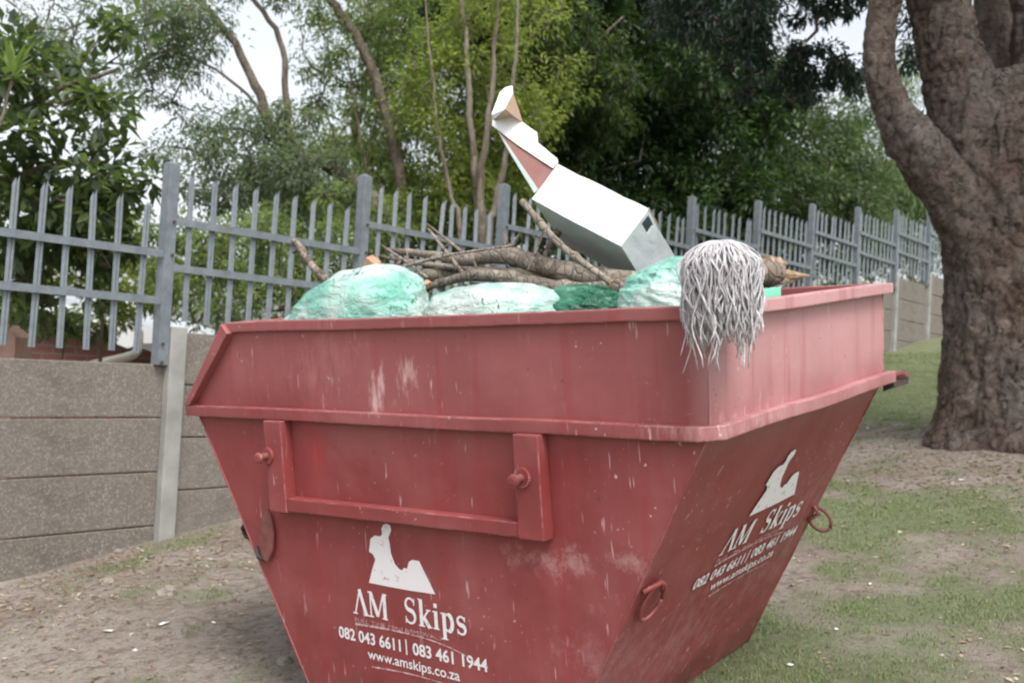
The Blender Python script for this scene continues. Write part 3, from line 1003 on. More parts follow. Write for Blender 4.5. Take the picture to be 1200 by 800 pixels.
bag('dark green rubbish bag half hidden under the thick branches', (.40, -.22, 1.17), (.20, .16, .105), .0, 6.2, M['bag_dark'], wr=.07)

# light green tub corner by the log
t = in_skip_thing('plastic_tub', 'small light green plastic tub corner showing right of the mop head', 'tub')
M['tub'] = simple('light green plastic', (.16, .60, .40), (.20, .66, .45), 4, .35, 0)
MB().box(.905, .965, -.20, -.10, 1.10, 1.243).build('tub_wall', M['tub'], t, bevel=.004)

# branches
def branch(label, pts, rad, sides=10, sub=5, knots=0, broken=True, mat='branch', twigs=(), name='branch', cat='branch', grp='cut branches in the skip'):
    t = in_skip_thing(name, label, cat, grp)
    P_ = [Vector(p) for p in pts]
    out, rr = [], []
    for i in range(len(P_) - 1):
        p0, p1, p2, p3 = P_[max(i - 1, 0)], P_[i], P_[i + 1], P_[min(i + 2, len(P_) - 1)]
        for k in range(sub):
            u = k / sub
            q = .5 * ((2 * p1) + (-p0 + p2) * u + (2 * p0 - 5 * p1 + 4 * p2 - p3) * u * u + (-p0 + 3 * p1 - 3 * p2 + p3) * u ** 3)
            out.append(q); rr.append(rad[i] + (rad[i + 1] - rad[i]) * u)
    out.append(P_[-1]); rr.append(rad[-1])
    for i in range(len(rr)):
        rr[i] *= 1 + .12 * mnoise.noise(Vector((i * .37, rad[0] * 900, 1)))
        if knots and i % knots == knots // 2:
            rr[i] *= 1.25
        out[i] = out[i] + Vector([random.uniform(-1, 1) * rad[0] * .07 for _ in range(3)])
    MB().tube(out, rr, sides, True, .035).build('stem', M[mat], t, smooth=True)
    # raw cut faces
    for e, e2, r_ in ((out[0], out[1], rr[0]), (out[-1], out[-2], rr[-1])):
        if r_ > .008:
            d = (e - e2).normalized()
            MB().tube([e, e + d * .0015], r_ * .88, sides).build('cut_face', M['wood'], t)
    for a, b, r0, r1 in twigs:
        a, b = Vector(a), Vector(b)
        m_ = (a + b) / 2 + Vector([random.uniform(-.006, .006) for _ in range(3)])
        MB().tube([a, m_, b], [r0, (r0 + r1) / 2, r1], 7, True, .08).build('twig', M[mat], t, smooth=True)
    return t
branch('thick upper grey branch lying across the bags towards the white box',
       [(-0.606,0.02,1.441), (-0.387,0,1.412), (-0.186,-0.03,1.383), (0.004,-0.06,1.386), (0.138,-0.08,1.354), (0.333,-0.11,1.308), (0.538,-0.13,1.279)],
       [.008, .014, .022, .028, .031, .031, .032], knots=7,
       twigs=[((0.012,-0.06,1.397), (0.002,-0.05,1.466), .014, .003), ((0.04,-0.06,1.395), (0.06,-0.04,1.453), .007, .003), ((-0.174,-0.03,1.394), (-0.358,-0.02,1.516), .007, .003)])
branch('lower thick branch resting on the middle green bag',
       [(-0.324,-0.1,1.295), (-0.169,-0.12,1.317), (-0.041,-0.14,1.331), (0.104,-0.15,1.308), (0.273,-0.16,1.275), (0.432,-0.17,1.261), (0.598,-0.16,1.273)],
       [.010, .015, .019, .022, .024, .026, .027], knots=6,
       twigs=[((-0.037,-0.14,1.339), (-0.052,-0.15,1.395), .005, .002), ((-0.114,-0.13,1.337), (-0.241,-0.14,1.49), .008, .004), ((0.301,-0.18,1.255), (0.301,-0.19,1.243), .007, .006)])
branch('pale debarked log behind the two thick branches, its cut end showing',
       [(-0.377,-0.03,1.341), (-0.176,0.02,1.332), (0.08,0.06,1.309), (0.252,0.1,1.283)], [.022, .024, .024, .022], mat='trunk_pale', knots=9)
branch('long straight stick leaning along the underside of the white box',
       [(0.228,-0.235,1.535), (0.338,-0.235,1.416), (0.423,-0.235,1.35), (0.523,-0.235,1.282)], [.010, .010, .010, .009], knots=6,
       twigs=[])
branch('short forked stick propped under the white box', [(0.189,0.02,1.472), (0.16,0,1.421), (0.136,-0.02,1.358)], [.012, .014, .012],
       twigs=[((0.183,0,1.411), (0.222,0,1.369), .008, .004)])
branch('knotty stick poking out left above the biggest green bag', [(-0.942,-0.12,1.5), (-0.884,-0.14,1.471), (-0.796,-0.18,1.417), (-0.684,-0.22,1.358), (-0.541,-0.25,1.291)],
       [.011, .013, .013, .014, .014], knots=4, twigs=[((-0.894,-0.14,1.466), (-0.936,-0.13,1.455), .009, .005), ((-0.845,-0.16,1.438), (-0.816,-0.16,1.449), .008, .004)])
branch('thin dark twigs crossing at the left end of the thick branches', [(-0.648,0.03,1.421), (-0.471,0,1.393), (-0.284,-0.03,1.366), (-0.116,-0.05,1.346)], [.006, .009, .011, .010],
       twigs=[((-0.512,0,1.402), (-0.56,-0.02,1.362), .006, .003), ((-0.39,0,1.376), (-0.435,-0.05,1.351), .006, .003)])
for lab, a, b, c_, r0 in (
    ('thin crooked stick crossing over the thick branches from upper left', (-0.38,-0.2,1.359), (-0.145,-0.18,1.396), (0.105,-0.14,1.411), .006),
    ('short grey stick jutting up at the left end of the branch pile', (-0.208,-0.2,1.331), (-0.326,-0.16,1.383), (-0.48,-0.12,1.45), .005),
    ('fine twig standing up out of the branch pile beside the white box', (0.166,-0.15,1.329), (0.189,-0.13,1.4), (0.211,-0.1,1.471), .004)):
    m_ = Vector(b) + Vector((random.uniform(-.01, .01), 0, random.uniform(-.008, .008)))
    branch(lab, [a, tuple(m_), c_], [r0, r0 * .9, r0 * .5], sides=7, sub=7, knots=4,
           twigs=[(tuple(m_), tuple(m_ + Vector((random.uniform(-.05, .05), .01, .045))), r0 * .5, .0015)])
# broken log end at the right
t = in_skip_thing('broken_log', 'thick log with a splintered broken end right of the mop head', 'log')
MB().tube([(0.628,-0.02,1.283), (0.8,-0.09,1.284), (0.86,-0.057,1.282), (0.885,0.007,1.281), (0.9,0.04,1.281)], [.042, .043, .043, .040, .026], 16, True, .06).build('stem', M['branch'], t, smooth=True)
e0 = Vector((0.895,0.018,1.28))
sp = MB()
for pp, qq, rr_ in (((0.885,-0.011,1.314), (0.905,0.076,1.303), .016), ((0.88,0.008,1.29), (0.915,0.107,1.271), .017), ((0.885,0.006,1.276), (0.93,0.166,1.265), .013),
                    ((0.89,-0.017,1.263), (0.91,0.105,1.252), .014), ((0.89,0.02,1.299), (0.9,0.05,1.321), .012), ((0.87,0.054,1.266), (0.92,0.147,1.259), .009)):
    a, q = Vector(pp), Vector(qq)
    m_ = (a + q) / 2 + Vector((0, random.uniform(-.008, .008), random.uniform(-.004, .004)))
    sp.tube([a, m_, q], [rr_ * 1.2, rr_ * .9, .003], 7, True, .22)
sp.build('splinters', M['splinter'], t)
# wood off-cuts
def offcut(label, c, s, rot, mat='wood'):
    t = in_skip_thing('wood_offcut', label, 'wood piece')
    o = MB().box(-s[0], s[0], -s[1], s[1], -s[2], s[2]).build('block', M[mat], t, bevel=.004)
    o.location = c; o.rotation_euler = rot
offcut('orange cut wood block peeking above the biggest green bag', (-0.434,-0.22,1.389), (.022, .02, .018), (.3, .7, .4), 'offcut')
offcut('small yellow wood chip between the two left green bags', (-0.172,-0.24,1.309), (.010, .012, .011), (.3, .5, .1), 'offcut')

# --- white carton
box = in_skip_thing('carton', 'long white box standing tilted in the skip with torn flaps open at its top', 'box')
Rb = Matrix(((-.884, .4046, -.2342), (.0077, .5135, .8581), (.4674, .7568, -.457)))
o0 = Vector((.502, -.146, 1.384))
LA, LB, LC = .347, .135, .30
def bx(a, b, c):
    return o0 + Rb @ Vector((a, b, c))
def slab(name, pts, nrm_, th, mat, parent=box):
    d = (Rb @ Vector(nrm_)) * th
    return MB().prism([tuple(bx(*p)) for p in pts], tuple(d)).build(name, M[mat], parent)
def rumple(o, amp=.0018, sc=9, cuts=7):
    bm = bmesh.new(); bm.from_mesh(o.data)
    bmesh.ops.triangulate(bm, faces=[f for f in bm.faces if len(f.verts) > 4])
    bmesh.ops.subdivide_edges(bm, edges=list(bm.edges), cuts=cuts, use_grid_fill=True)
    for v in bm.verts:
        v.co += mnoise.noise_vector(v.co * sc + Vector((1, 5, 2))) * amp + mnoise.noise_vector(v.co * sc * 4) * amp * .3
    bm.to_mesh(o.data); bm.free()
    return o
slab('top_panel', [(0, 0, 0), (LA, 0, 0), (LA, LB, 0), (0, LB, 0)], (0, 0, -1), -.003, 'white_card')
slab('side_panel', [(0, 0, .003), (LA, 0, .003), (LA, 0, LC), (0, 0, LC)], (0, 1, 0), .003, 'shade_grey_card')
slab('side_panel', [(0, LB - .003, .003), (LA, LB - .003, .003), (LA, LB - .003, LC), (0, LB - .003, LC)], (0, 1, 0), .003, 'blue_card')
slab('bottom_panel', [(0, .003, LC), (LA, .003, LC), (LA, LB - .004, LC), (0, LB - .004, LC)], (0, 0, 1), .003, 'shade_grey_card')
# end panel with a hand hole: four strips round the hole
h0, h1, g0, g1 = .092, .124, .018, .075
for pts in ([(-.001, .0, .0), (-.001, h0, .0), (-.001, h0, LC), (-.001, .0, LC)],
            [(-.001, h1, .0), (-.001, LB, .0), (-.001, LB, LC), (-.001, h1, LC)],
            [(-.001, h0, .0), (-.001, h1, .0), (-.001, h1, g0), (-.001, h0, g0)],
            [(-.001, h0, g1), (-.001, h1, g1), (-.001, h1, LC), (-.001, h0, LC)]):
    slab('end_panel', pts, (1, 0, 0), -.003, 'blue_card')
slab('torn_edge', [(-.002, LB, .0), (-.002, LB + .004, .0), (-.002, LB + .004, .11), (-.002, LB, .13)], (1, 0, 0), -.003, 'tan_card')
# long torn flap running on from the top panel, its tip curled up
def flat_piece(name, pts, off, th, mat):
    n_ = Rb @ Vector((0, 0, 1))
    return MB().prism([tuple(Vector(p) + n_ * off) for p in pts], tuple(n_ * th)).build(name, M[mat], box)
flat_piece('long_flap', [(0.249,-0.071,1.654), (0.243,-0.067,1.666), (0.165,-0.056,1.725), (0.153,-0.041,1.759), (0.095,-0.036,1.799), (0.049,-0.037,1.822), (-0.01,-0.056,1.815), (-0.009,-0.063,1.801), (0.118,-0.075,1.714), (0.237,-0.083,1.637)], 0, .003, 'white_card')
flat_piece('folded_flap', [(0.021,-0.068,1.778), (0.119,-0.076,1.711), (0.235,-0.085,1.635), (0.205,-0.13,1.567)], .006, .002, 'pink_card')
flat_piece('flap_edge', [(0.018,-0.068,1.778), (0.033,-0.07,1.768), (0.205,-0.124,1.577), (0.197,-0.133,1.565)], .003, .0025, 'shade_grey_card')
A_, B_ = Vector((-0.009,-0.057,1.812)), Vector((0.049,-0.038,1.819))
C_, D_, E_ = Vector((0.064,-0.1,1.891)), Vector((0.094,-0.08,1.907)), Vector((0.103,-0.09,1.881))
F_ = Vector((0.093,-0.038,1.797))
G_ = Vector((0.081,-0.11,1.835))
MB().prism([tuple(A_ + Vector((0, -.004, .003))), tuple(Vector((0.056,-0.14,1.821))), tuple(C_), tuple(Vector((0.077,-0.09,1.903))), tuple(D_), tuple(E_), tuple(G_)], (.003, .003, 0)).build('curled_tip', M['white_card'], box)
MB().prism([tuple(A_ + Vector((.004, .004, .003))), tuple(G_ + Vector((.003, .004, 0))), tuple(E_ + Vector((.001, .005, -.002))), tuple(F_ + Vector((0, .004, .002))), tuple(B_ + Vector((0, .002, .002)))], (.0, .003, 0)).build('curled_tip', M['tan_card'], box)

for ch_ in list(box.children):
    rumple(ch_, .0034 if 'panel' in ch_.name else .0022)
# --- mop head over the near corner of the rim
mop = in_skip_thing('mop_head', 'stringy grey cotton mop head hanging over the near corner of the skip rim', 'mop')
top = Vector((1.038,-0.575,1.363))
ex = Vector((.62, .52, 0)); ex.normalize()          # across the head as seen from the corner
outw = Vector((.60, -.80, 0)).normalized()
mb = MB()
random.seed(11)
rimz = 1.223
for i in range(680):
    ang = random.uniform(0, 2 * math.pi)
    d = Vector((math.cos(ang), math.sin(ang), 0))
    r_ = random.uniform(.45, 1.0)
    rad = .077 * r_
    front = d.dot(outw)
    start = top + d * .012 + Vector((0, 0, random.uniform(-.004, .004)))
    hang = random.uniform(.08, .17) if front > -.35 else random.uniform(.09, .13)
    if random.random() < .07 and front > -.1:
        hang = random.uniform(.17, .225)
    pts = []
    n_ = 15
    ph, ph2, amp = random.uniform(0, 6), random.uniform(0, 6), random.uniform(.004, .016)
    tx = Vector((-d.y, d.x, 0))
    spread = random.uniform(-.018, .018)
    for k_ in range(n_):
        u = k_ / (n_ - 1)
        L_ = (.11 + hang) * u
        if L_ < .11:
            th_ = L_ / .11 * (math.pi / 2)
            p = start + d * (rad * math.sin(th_)) + Vector((0, 0, -(1 - math.cos(th_)) * .062))
        else:
            dd = L_ - .11
            p = start + d * (rad * (1 - .10 * min(1, dd / .2)) + spread * 1.6 * (dd / .2) ** 2) + Vector((0, 0, -.062 - dd))
        w_ = amp * min(1, u * 2.5)
        p = p + tx * (w_ * math.sin(u * 11 + ph)) + d * (w_ * .7 * math.sin(u * 9 + ph2))
        # keep outside the steel corner below the rim
        if p.z < rimz + .006:
            low = (rimz - p.z)
            inx, iny = 1.030 - p.x, p.y + .584
            if inx > 0 and iny > 0:
                if inx < iny:
                    p.x = 1.032 + .004 * random.random() + .010 * r_
                else:
                    p.y = -.586 - .004 * random.random() - .010 * r_
        pts.append(tuple(p))
    rr = random.uniform(.0015, .0022)
    mb.tube(pts, [rr] * (n_ - 1) + [rr * .6], 5, True, .18)
o = mb.build('yarn', M['mop'], mop, fix=False, smooth=True)
tag(o, kind='stuff')
MB().tube([tuple(top + Vector((0, 0, -.035))), tuple(top + Vector((0, 0, -.01))), tuple(top + Vector((0, 0, .002)))], [.055, .04, .012], 14).build('mop_core', M['mop'], mop, smooth=True)

# ------------------------------------------------------------------ trees
class Crown:
    def __init__(s):
        s.c, s.twigs = [], []
    def clump(s, c, r, n, k=None, seed=None):
        s.c.append((np.array(c), np.array(r if hasattr(r, '__len__') else (r, r, r)), n, k or max(6, n // 55)))
        return s
    def build(s, name, parent, mat, L, W, droop=.2, spread=.45, light_top=True, origin=None, wood=None, shell=.75, rosette=False, sub=None, tint0=.5):
        Vs, ts = [], []
        for c, r, n, k in s.c:
            d = rng.normal(size=(k, 3)); d /= np.linalg.norm(d, axis=1)[:, None]
            sc = c + d * r * (rng.random((k, 1)) ** (1 - shell) * .98)
            which = rng.integers(0, k, n)
            sr = (sub or .30) * np.mean(r) * rng.uniform(.6, 1.4, k)
            g = rng.normal(size=(n, 3)); g /= np.linalg.norm(g, axis=1)[:, None]
            pos = sc[which] + g * (sr[which] * rng.random(n) ** .5)[:, None] * np.array((1, 1, .8))
            cl = rng.normal(0, .16, k)
            tint = np.clip(tint0 + cl[which] + rng.normal(0, .17, n), 0, 1)
            if rosette:
                dirn = g * 1.0 + np.array((0, 0, .6))
                pos = sc[which] + g * rng.uniform(0, .25, n)[:, None] * L
            else:
                dirn = g * .8 + rng.normal(size=(n, 3)) * spread + np.array((0, 0, -droop))
            dirn /= np.linalg.norm(dirn, axis=1)[:, None]
            up = np.array((0, 0, 1.0)) + rng.normal(size=(n, 3)) * .45
            side = np.cross(dirn, up); side /= np.maximum(np.linalg.norm(side, axis=1)[:, None], 1e-6)
            nn_ = np.cross(side, dirn)
            l = L * rng.uniform(.6, 1.25, n); w_ = W * rng.uniform(.7, 1.2, n)
            tip = pos + dirn * l[:, None] - np.array((0, 0, 1)) * (l * .12)[:, None]
            mid = pos + dirn * (l * .45)[:, None] + nn_ * (l * .06)[:, None]
            Vs.append(np.stack([pos, mid + side * w_[:, None] * .5, tip, mid - side * w_[:, None] * .5], 1).reshape(-1, 3))
            ts.append(tint)
            if origin is not None:
                pts_ = sc[:: max(1, k // 30)]
                root = c - np.array((0, 0, r[2] * .7))
                pts_ = pts_[np.argsort(np.linalg.norm(pts_ - root, axis=1))]
                done = [root]
                for q in pts_:
                    D_ = np.array(done)
                    a_ = D_[np.argmin(np.linalg.norm(D_ - q, axis=1))]
                    s.twigs.append((origin, tuple(a_), tuple(q)))
                    done.append(q)
        V = np.concatenate(Vs); t = np.concatenate(ts)
        n = len(t)
        i = np.arange(n)[:, None] * 4
        F = np.concatenate([i + np.array([[0, 1, 2]]), i + np.array([[0, 2, 3]])], 0)
        o = np_mesh(name, V, F, mat, parent, tint=np.concatenate([t, t]))
        if wood is not None and s.twigs:
            mb = MB()
            for a, c, q in s.twigs:
                c_, q_ = Vector(c), Vector(q)
                m_ = (c_ + q_) / 2 + Vector([random.uniform(-.05, .05) for _ in range(3)])
                mb.tube([c_, m_, q_], [.011, .008, .004], 5, False)
            tag(mb.build('twigs', wood, parent, fix=False, smooth=True), kind='stuff')
        return o

def curve(pts, sub=5, wob=0.0):
    P_ = [Vector(p) for p in pts]
    out = []
    for i in range(len(P_) - 1):
        p0, p1, p2, p3 = P_[max(i - 1, 0)], P_[i], P_[i + 1], P_[min(i + 2, len(P_) - 1)]
        for k in range(sub):
            u = k / sub
            q = .5 * ((2 * p1) + (-p0 + p2) * u + (2 * p0 - 5 * p1 + 4 * p2 - p3) * u * u + (-p0 + 3 * p1 - 3 * p2 + p3) * u ** 3)
            out.append(q + Vector([random.uniform(-wob, wob) for _ in range(3)]))
    out.append(P_[-1])
    return out
def lerp(rs, sub):
    out = []
    for i in range(len(rs) - 1):
        for k in range(sub):
            out.append(rs[i] + (rs[i + 1] - rs[i]) * k / sub)
    return out + [rs[-1]]
def stem(name, pts, rad, mat, parent, sides=10, wob=.01, sub=5):
    return MB().tube(curve(pts, sub, wob), lerp(rad, sub), sides, True, .05).build(name, mat, parent, smooth=True, fix=False)
def tree(name, label, cat, base, group=None):
    return thing(name, label, cat, base, group)
def under(p):
    return (p[0], p[1], float(ground_z(p[0], p[1])))
def add_stem(t, name, pts, rad, mat, **k):
    o = stem(name, pts, rad, mat, None, **k)
    o.parent = t
    o.matrix_parent_inverse = Matrix.Translation(-Vector(t.location))
    return o
def adopt(t, *objs):
    for o in objs:
        o.parent = t
        o.matrix_parent_inverse = Matrix.Translation(-Vector(t.location))

LM = {
 'broad': leaf_mat('dark glossy broad leaf', (.022, .038, .026), (.062, .092, .046), (.18, .24, .08), .48, .4),
 'fresh': leaf_mat('fresh yellow green leaf', (.10, .15, .045), (.15, .22, .065), (.24, .32, .10), .5, .45),
 'feather': leaf_mat('grey green small leaf', (.065, .09, .065), (.12, .155, .11), (.22, .27, .18), .6, .5),
 'light': leaf_mat('light green leaf', (.06, .095, .035), (.13, .18, .065), (.26, .33, .13), .58, .5),
 'yellow': leaf_mat('yellow green leaf', (.055, .09, .026), (.135, .18, .05), (.40, .43, .13), .56, .5),
 'dark': leaf_mat('deep green leaf', (.005, .012, .005), (.016, .034, .011), (.075, .14, .035), .28, .6),
 'mid': leaf_mat('mid green leaf', (.03, .052, .024), (.06, .095, .042), (.13, .18, .08), .42, .45),
 'deep': leaf_mat('deep yellowish green leaf', (.010, .022, .009), (.032, .056, .018), (.12, .17, .045), .42, .6),
 'pine': leaf_mat('blue green foliage', (.016, .030, .028), (.030, .052, .044), (.055, .085, .065), .25, .55),
 'pale': leaf_mat('pale hanging foliage', (.13, .19, .09), (.20, .28, .14), (.30, .38, .20), .5, .55),
}
def mk_tree(name, label, cat, base, stems, clumps, leaf, L, W, bark_m, **kw):
    b = under(base)
    t = tree(name, label, cat, b, kw.pop('group', None))
    first = True
    objs = []
    for pts, rad in stems:
        pts = [tuple(p) for p in pts]
        o = stem('trunk' if first else 'limb', pts, rad, bark_m, None, wob=kw.get('wob', .012))
        objs.append(o); first = False
    cr = Crown()
    for c, r, n in clumps:
        cr.clump(c, r, n)
    kw.pop('wob', None)
    tw = kw.pop('twigs', True)
    before = set(scene.collection.objects)
    cr.build('crown', None, LM[leaf], L, W, origin=(0, 0, 0) if tw else None, wood=bark_m, **kw)
    objs += [o for o in scene.collection.objects if o not in before]
    adopt(t, *objs)
    return t

# 1 near broadleaf at the left
b0 = (-4.135,7.6,0.622)
mk_tree('broadleaf_tree', 'near glossy broad-leaved tree hanging over the left end of the fence', 'tree', b0,
        [([under(b0), (-4.16,7.5,1.768), (-3.861,7.4,2.552), (-3.561,7.2,3.055)], [.10, .08, .06, .03]),
         ([(-3.963,7.4,2.307), (-3.341,7.3,2.562), (-2.896,7.2,2.627)], [.04, .03, .012]),
         ([(-3.708,7.3,2.778), (-3.215,7.2,3.075), (-2.764,7.2,3.275)], [.035, .025, .01])],
        [((-3.486,7.3,2.967), (.65, .6, .5), 640), ((-2.992,7.4,2.899), (.45, .5, .32), 330), ((-3.232,7.2,2.463), (.6, .5, .2), 640),
         ((-2.713,7.2,2.492), (.34, .4, .16), 260), ((-3.373,7.5,3.508), (.6, .6, .35), 380), ((-3.803,7,3.047), (.5, .6, .8), 420), ((-3.782,7.8,2.064), (.55, .5, .4), 1100), ((-3.574,8.2,1.989), (.5, .3, .35), 700), ((-3.052,8,2.192), (.35, .3, .3), 420)],
        'broad', .125, .058, M['trunk_grey'], droop=.0, sub=.34, spread=.5)
# fresh shoot
t = thing('shrub_shoot', 'bright yellow green upright shoot at the far left above the fence', 'plant', (-3.007,6.2,2.378))
st = stem('stem', [(-3.096,6.2,2.223), (-3.07,6.2,2.574), (-3.002,6.2,2.904)], [.012, .011, .008], M['trunk_grey'], None)
V, F, tt = [], [], []
o_ = np.array((-2.999,6.2,2.93)); 
for i in range(15):
    a_ = i * 2.4
    el = .75 + .07 * (i % 10)
    d = np.array((math.cos(a_) * math.cos(el), math.sin(a_) * math.cos(el), math.sin(el)))
    l = random.uniform(.15, .24)
    s_ = np.cross(d, (0, 0, 1)); s_ /= np.linalg.norm(s_)
    q0 = o_ + np.array((0, 0, (i % 5) * .012)); n0 = len(V)
    V += [q0, q0 + d * l * .5 + s_ * .022, q0 + d * l - np.array((0, 0, .02)), q0 + d * l * .5 - s_ * .022, q0 + d * l * .5 + np.array((0, 0, -.008))]
    F += [(n0, n0 + 1, n0 + 4), (n0 + 1, n0 + 2, n0 + 4), (n0 + 2, n0 + 3, n0 + 4), (n0 + 3, n0, n0 + 4)]
    tt += [random.uniform(.3, 1)] * 4
lv = np_mesh('leaves', np.array(V), np.array(F), LM['fresh'], None, tint=np.array(tt), smooth=True)
adopt(t, st, lv)

# 2 grey-green feathery leaning tree
b0 = (-1.082,9.9,1.418)
mk_tree('leaning_tree', 'sparse grey green tree leaning left with curved bare limbs against the sky', 'tree', b0,
        [([under(b0), (-1.193,9.9,2.366), (-1.439,10,2.942), (-1.816,10,3.188), (-2.145,10,3.306), (-2.375,10,3.52), (-2.506,10,3.82), (-2.761,10,4.292), (-3.072,10,4.632), (-3.505,10,5.08)], [.10, .085, .075, .06, .055, .05, .045, .038, .03, .02]),
         ([(-2.185,10,3.304), (-2.273,10.1,3.875), (-2.37,10.1,4.402), (-2.687,10.1,4.795), (-2.936,10,5.031)], [.04, .032, .028, .022, .016]),
         ([(-2.375,10,3.52), (-2.567,9.8,3.781), (-2.947,9.7,4.009), (-3.389,9.6,4.112)], [.02, .016, .012, .008]),
         ([(-2.021,10,3.257), (-2.328,9.9,3.38), (-2.705,9.8,3.456), (-3.014,9.8,3.36)], [.025, .018, .012, .007])],
        [((-3.866,9.8,4.344), (1.1, .7, .5), 3200), ((-4.655,10.4,3.987), (.8, .6, .4), 1200), ((-3.204,9.8,3.865), (.50, .5, .30), 900), ((-2.759,9.9,3.276), (.66, .6, .42), 4000), ((-2.068,9.9,3.035), (.55, .5, .34), 4600),
         ((-3.247,9.6,4.315), (.45, .5, .35), 1700), ((-2.166,10,3.653), (.22, .3, .18), 420), ((-2.786,9.8,2.858), (.5, .4, .16), 1200), ((-4.189,10.6,3.382), (.7, .5, .3), 500),
         ((-2.367,10,4.982), (.7, .5, .3), 1500), ((-3.756,10,5.229), (1.0, .8, .5), 2500)],
        'feather', .070, .022, M['trunk_grey'], droop=.3, sub=.36)
# 3 slender dark trunk in the middle-left
b0 = (-1.018,10.8,1.602)
mk_tree('slender_tree', 'tall slender brown-trunked tree rising behind the fence left of the pale stems', 'tree', b0,
        [([under(b0), (-1.103,10.8,2.465), (-1.191,10.8,3.086), (-1.359,10.8,3.731), (-1.559,10.8,4.315), (-1.781,10.8,4.697), (-2.037,10.8,5.034), (-2.399,10.8,5.541)], [.085, .07, .062, .058, .055, .05, .045, .035]),
         ([(-1.432,10.9,2.983), (-1.652,11,3.519), (-1.772,11,4.046), (-1.892,11,4.575)], [.02, .016, .012, .007]),
         ([(-1.616,11,2.9), (-1.621,11,3.432), (-1.541,11,3.881), (-1.533,11,4.506)], [.02, .015, .010, .006]),
         ([(-1.885,11.2,3.184), (-1.99,11.2,3.721), (-2.196,11.2,4.163)], [.016, .012, .006])],
        [((-1.972,11.2,4.63), (.50, .6, .55), 3000), ((-2.071,11.3,3.738), (.5, .5, .5), 2600), ((-1.338,11.3,4.42), (.42, .6, .7), 3600), ((-1.439,11.2,3.255), (.5, .5, .45), 3200), ((-1.703,11,5.122), (.6, .6, .4), 2600), ((-1.122,11.5,5.141), (.5, .6, .5), 2600)],
        'light', .062, .020, M['trunk_grey'], droop=.35, sub=.28)
# 4 pale multi-stem
b0 = (-0.339,10.6,1.635)
mk_tree('pale_stemmed_tree', 'pale multi-stemmed tree with yellow green leaves behind the middle of the fence', 'tree', b0,
        [([under(b0), (-0.392,10.6,2.569), (-0.469,10.6,3.334), (-0.567,10.6,4.014), (-0.627,10.6,4.613), (-0.713,10.6,5.211)], [.07, .05, .038, .032, .026, .018]),
         ([under((-0.21,10.5,1.64)), (-0.337,10.5,2.561), (-0.398,10.5,3.192), (-0.339,10.5,4.087), (-0.327,10.5,4.77), (-0.302,10.5,5.541)], [.065, .05, .04, .026, .018, .008]),
         ([under((-0.23,10.3,1.634)), (-0.282,10.3,2.541), (-0.239,10.3,2.959), (-0.165,10.3,3.42), (-0.134,10.3,4.047), (-0.117,10.3,4.633), (-0.114,10.3,5.472)], [.055, .044, .036, .028, .022, .016, .008]),
         ([under((-0.457,10.4,1.624)), (-0.551,10.4,2.538), (-0.662,10.4,3.017), (-0.806,10.4,3.488), (-0.909,10.4,4.114), (-1.024,10.5,4.816), (-1.165,10.5,5.492)], [.035, .028, .022, .017, .013, .009, .005])],
        [((-0.83,10.8,4.049), (.55, .5, .6), 2600), ((-0.789,10.9,3.239), (.5, .4, .35), 2400), ((-0.216,11.2,3.912), (.5, .4, .8), 2600), ((-0.527,10.9,4.799), (.6, .5, .5), 2000), ((0.108,11.6,4.772), (.5, .5, .8), 2000), ((-0.935,10.8,2.865), (.5, .3, .25), 1500), ((0.01,11.4,3.14), (.4, .3, .3), 1600)],
        'yellow', .080, .028, M['trunk_pale'], droop=.35, sub=.42, tint0=.42)
# 5 dark spreading foliage above the middle
b0 = (0.498,12.2,1.525)
mk_tree('drooping_tree', 'deep green drooping tree with a thin brown trunk just behind the carton', 'tree', b0,
        [([under(b0), (0.128,12.2,3.269), (0.2,12.2,4.081), (0.282,12.2,4.56), (0.321,12.2,5.107), (0.364,12.2,5.754)], [.07, .055, .048, .042, .036, .03]),
         ([(0.282,12.2,4.56), (0.708,12.4,5.139), (1.094,12.5,5.597)], [.03, .022, .012])],
        [((0.294,12,5.093), (.6, .6, .5), 3000), ((0.724,12.5,4.966), (.6, .6, .5), 3000), ((0.421,12.8,4.308), (.5, .5, .8), 4200), ((0.854,12.6,4.593), (.5, .5, .5), 3200)],
        'deep', .080, .026, M['trunk_grey'], droop=.6, sub=.3)
# 6 big dense dark evergreen
b0 = (2.366,15.5,1.656)
mk_tree('evergreen_tree', 'big dense dark evergreen filling the background behind the fence', 'tree', b0,
        [([under(b0), (2.262,15.5,3.643), (2.121,15.5,5.137), (1.856,15.5,6.632)], [.22, .18, .14, .08]),
         ([(2.198,15.5,4.389), (3.003,15.3,5.388), (3.447,15.2,5.881)], [.10, .07, .03])],
        [((1.459,15,5.957), (1.5, 1.2, 1.4), 11000), ((2.18,14.6,4.812), (1.5, 1.1, 1.1), 11000), ((1.227,14.2,4.324), (1.3, 1.0, 1.0), 9000), ((2.805,15,5.667), (1.0, 1.0, .9), 6000),
         ((1.013,13.8,3.452), (1.2, .8, .5), 5000), ((2.365,14,3.726), (1.2, .8, .5), 5500), ((0.091,13.8,4.068), (1.1, .9, 1.0), 6500), ((0.253,15,5.889), (1.2, 1.0, 1.2), 7000), ((2.473,15.5,6.793), (1.2, 1, .8), 6000),
         ((-0.63,12.6,5.686), (1.0, .8, .34), 4600), ((0.397,13,5.881), (.8, .8, .35), 4200), ((1.308,14.4,7.528), (2.0, 1.6, .8), 8000), ((0.157,13.6,6.794), (1.6, 1.4, .7), 6000), ((1.826,13.2,5.226), (.9, .7, .5), 3000)],  # highest clumps added above the view to shade the foliage below
        'dark', .115, .044, M['trunk_grey'], droop=.2, sub=.30, tint0=.42)
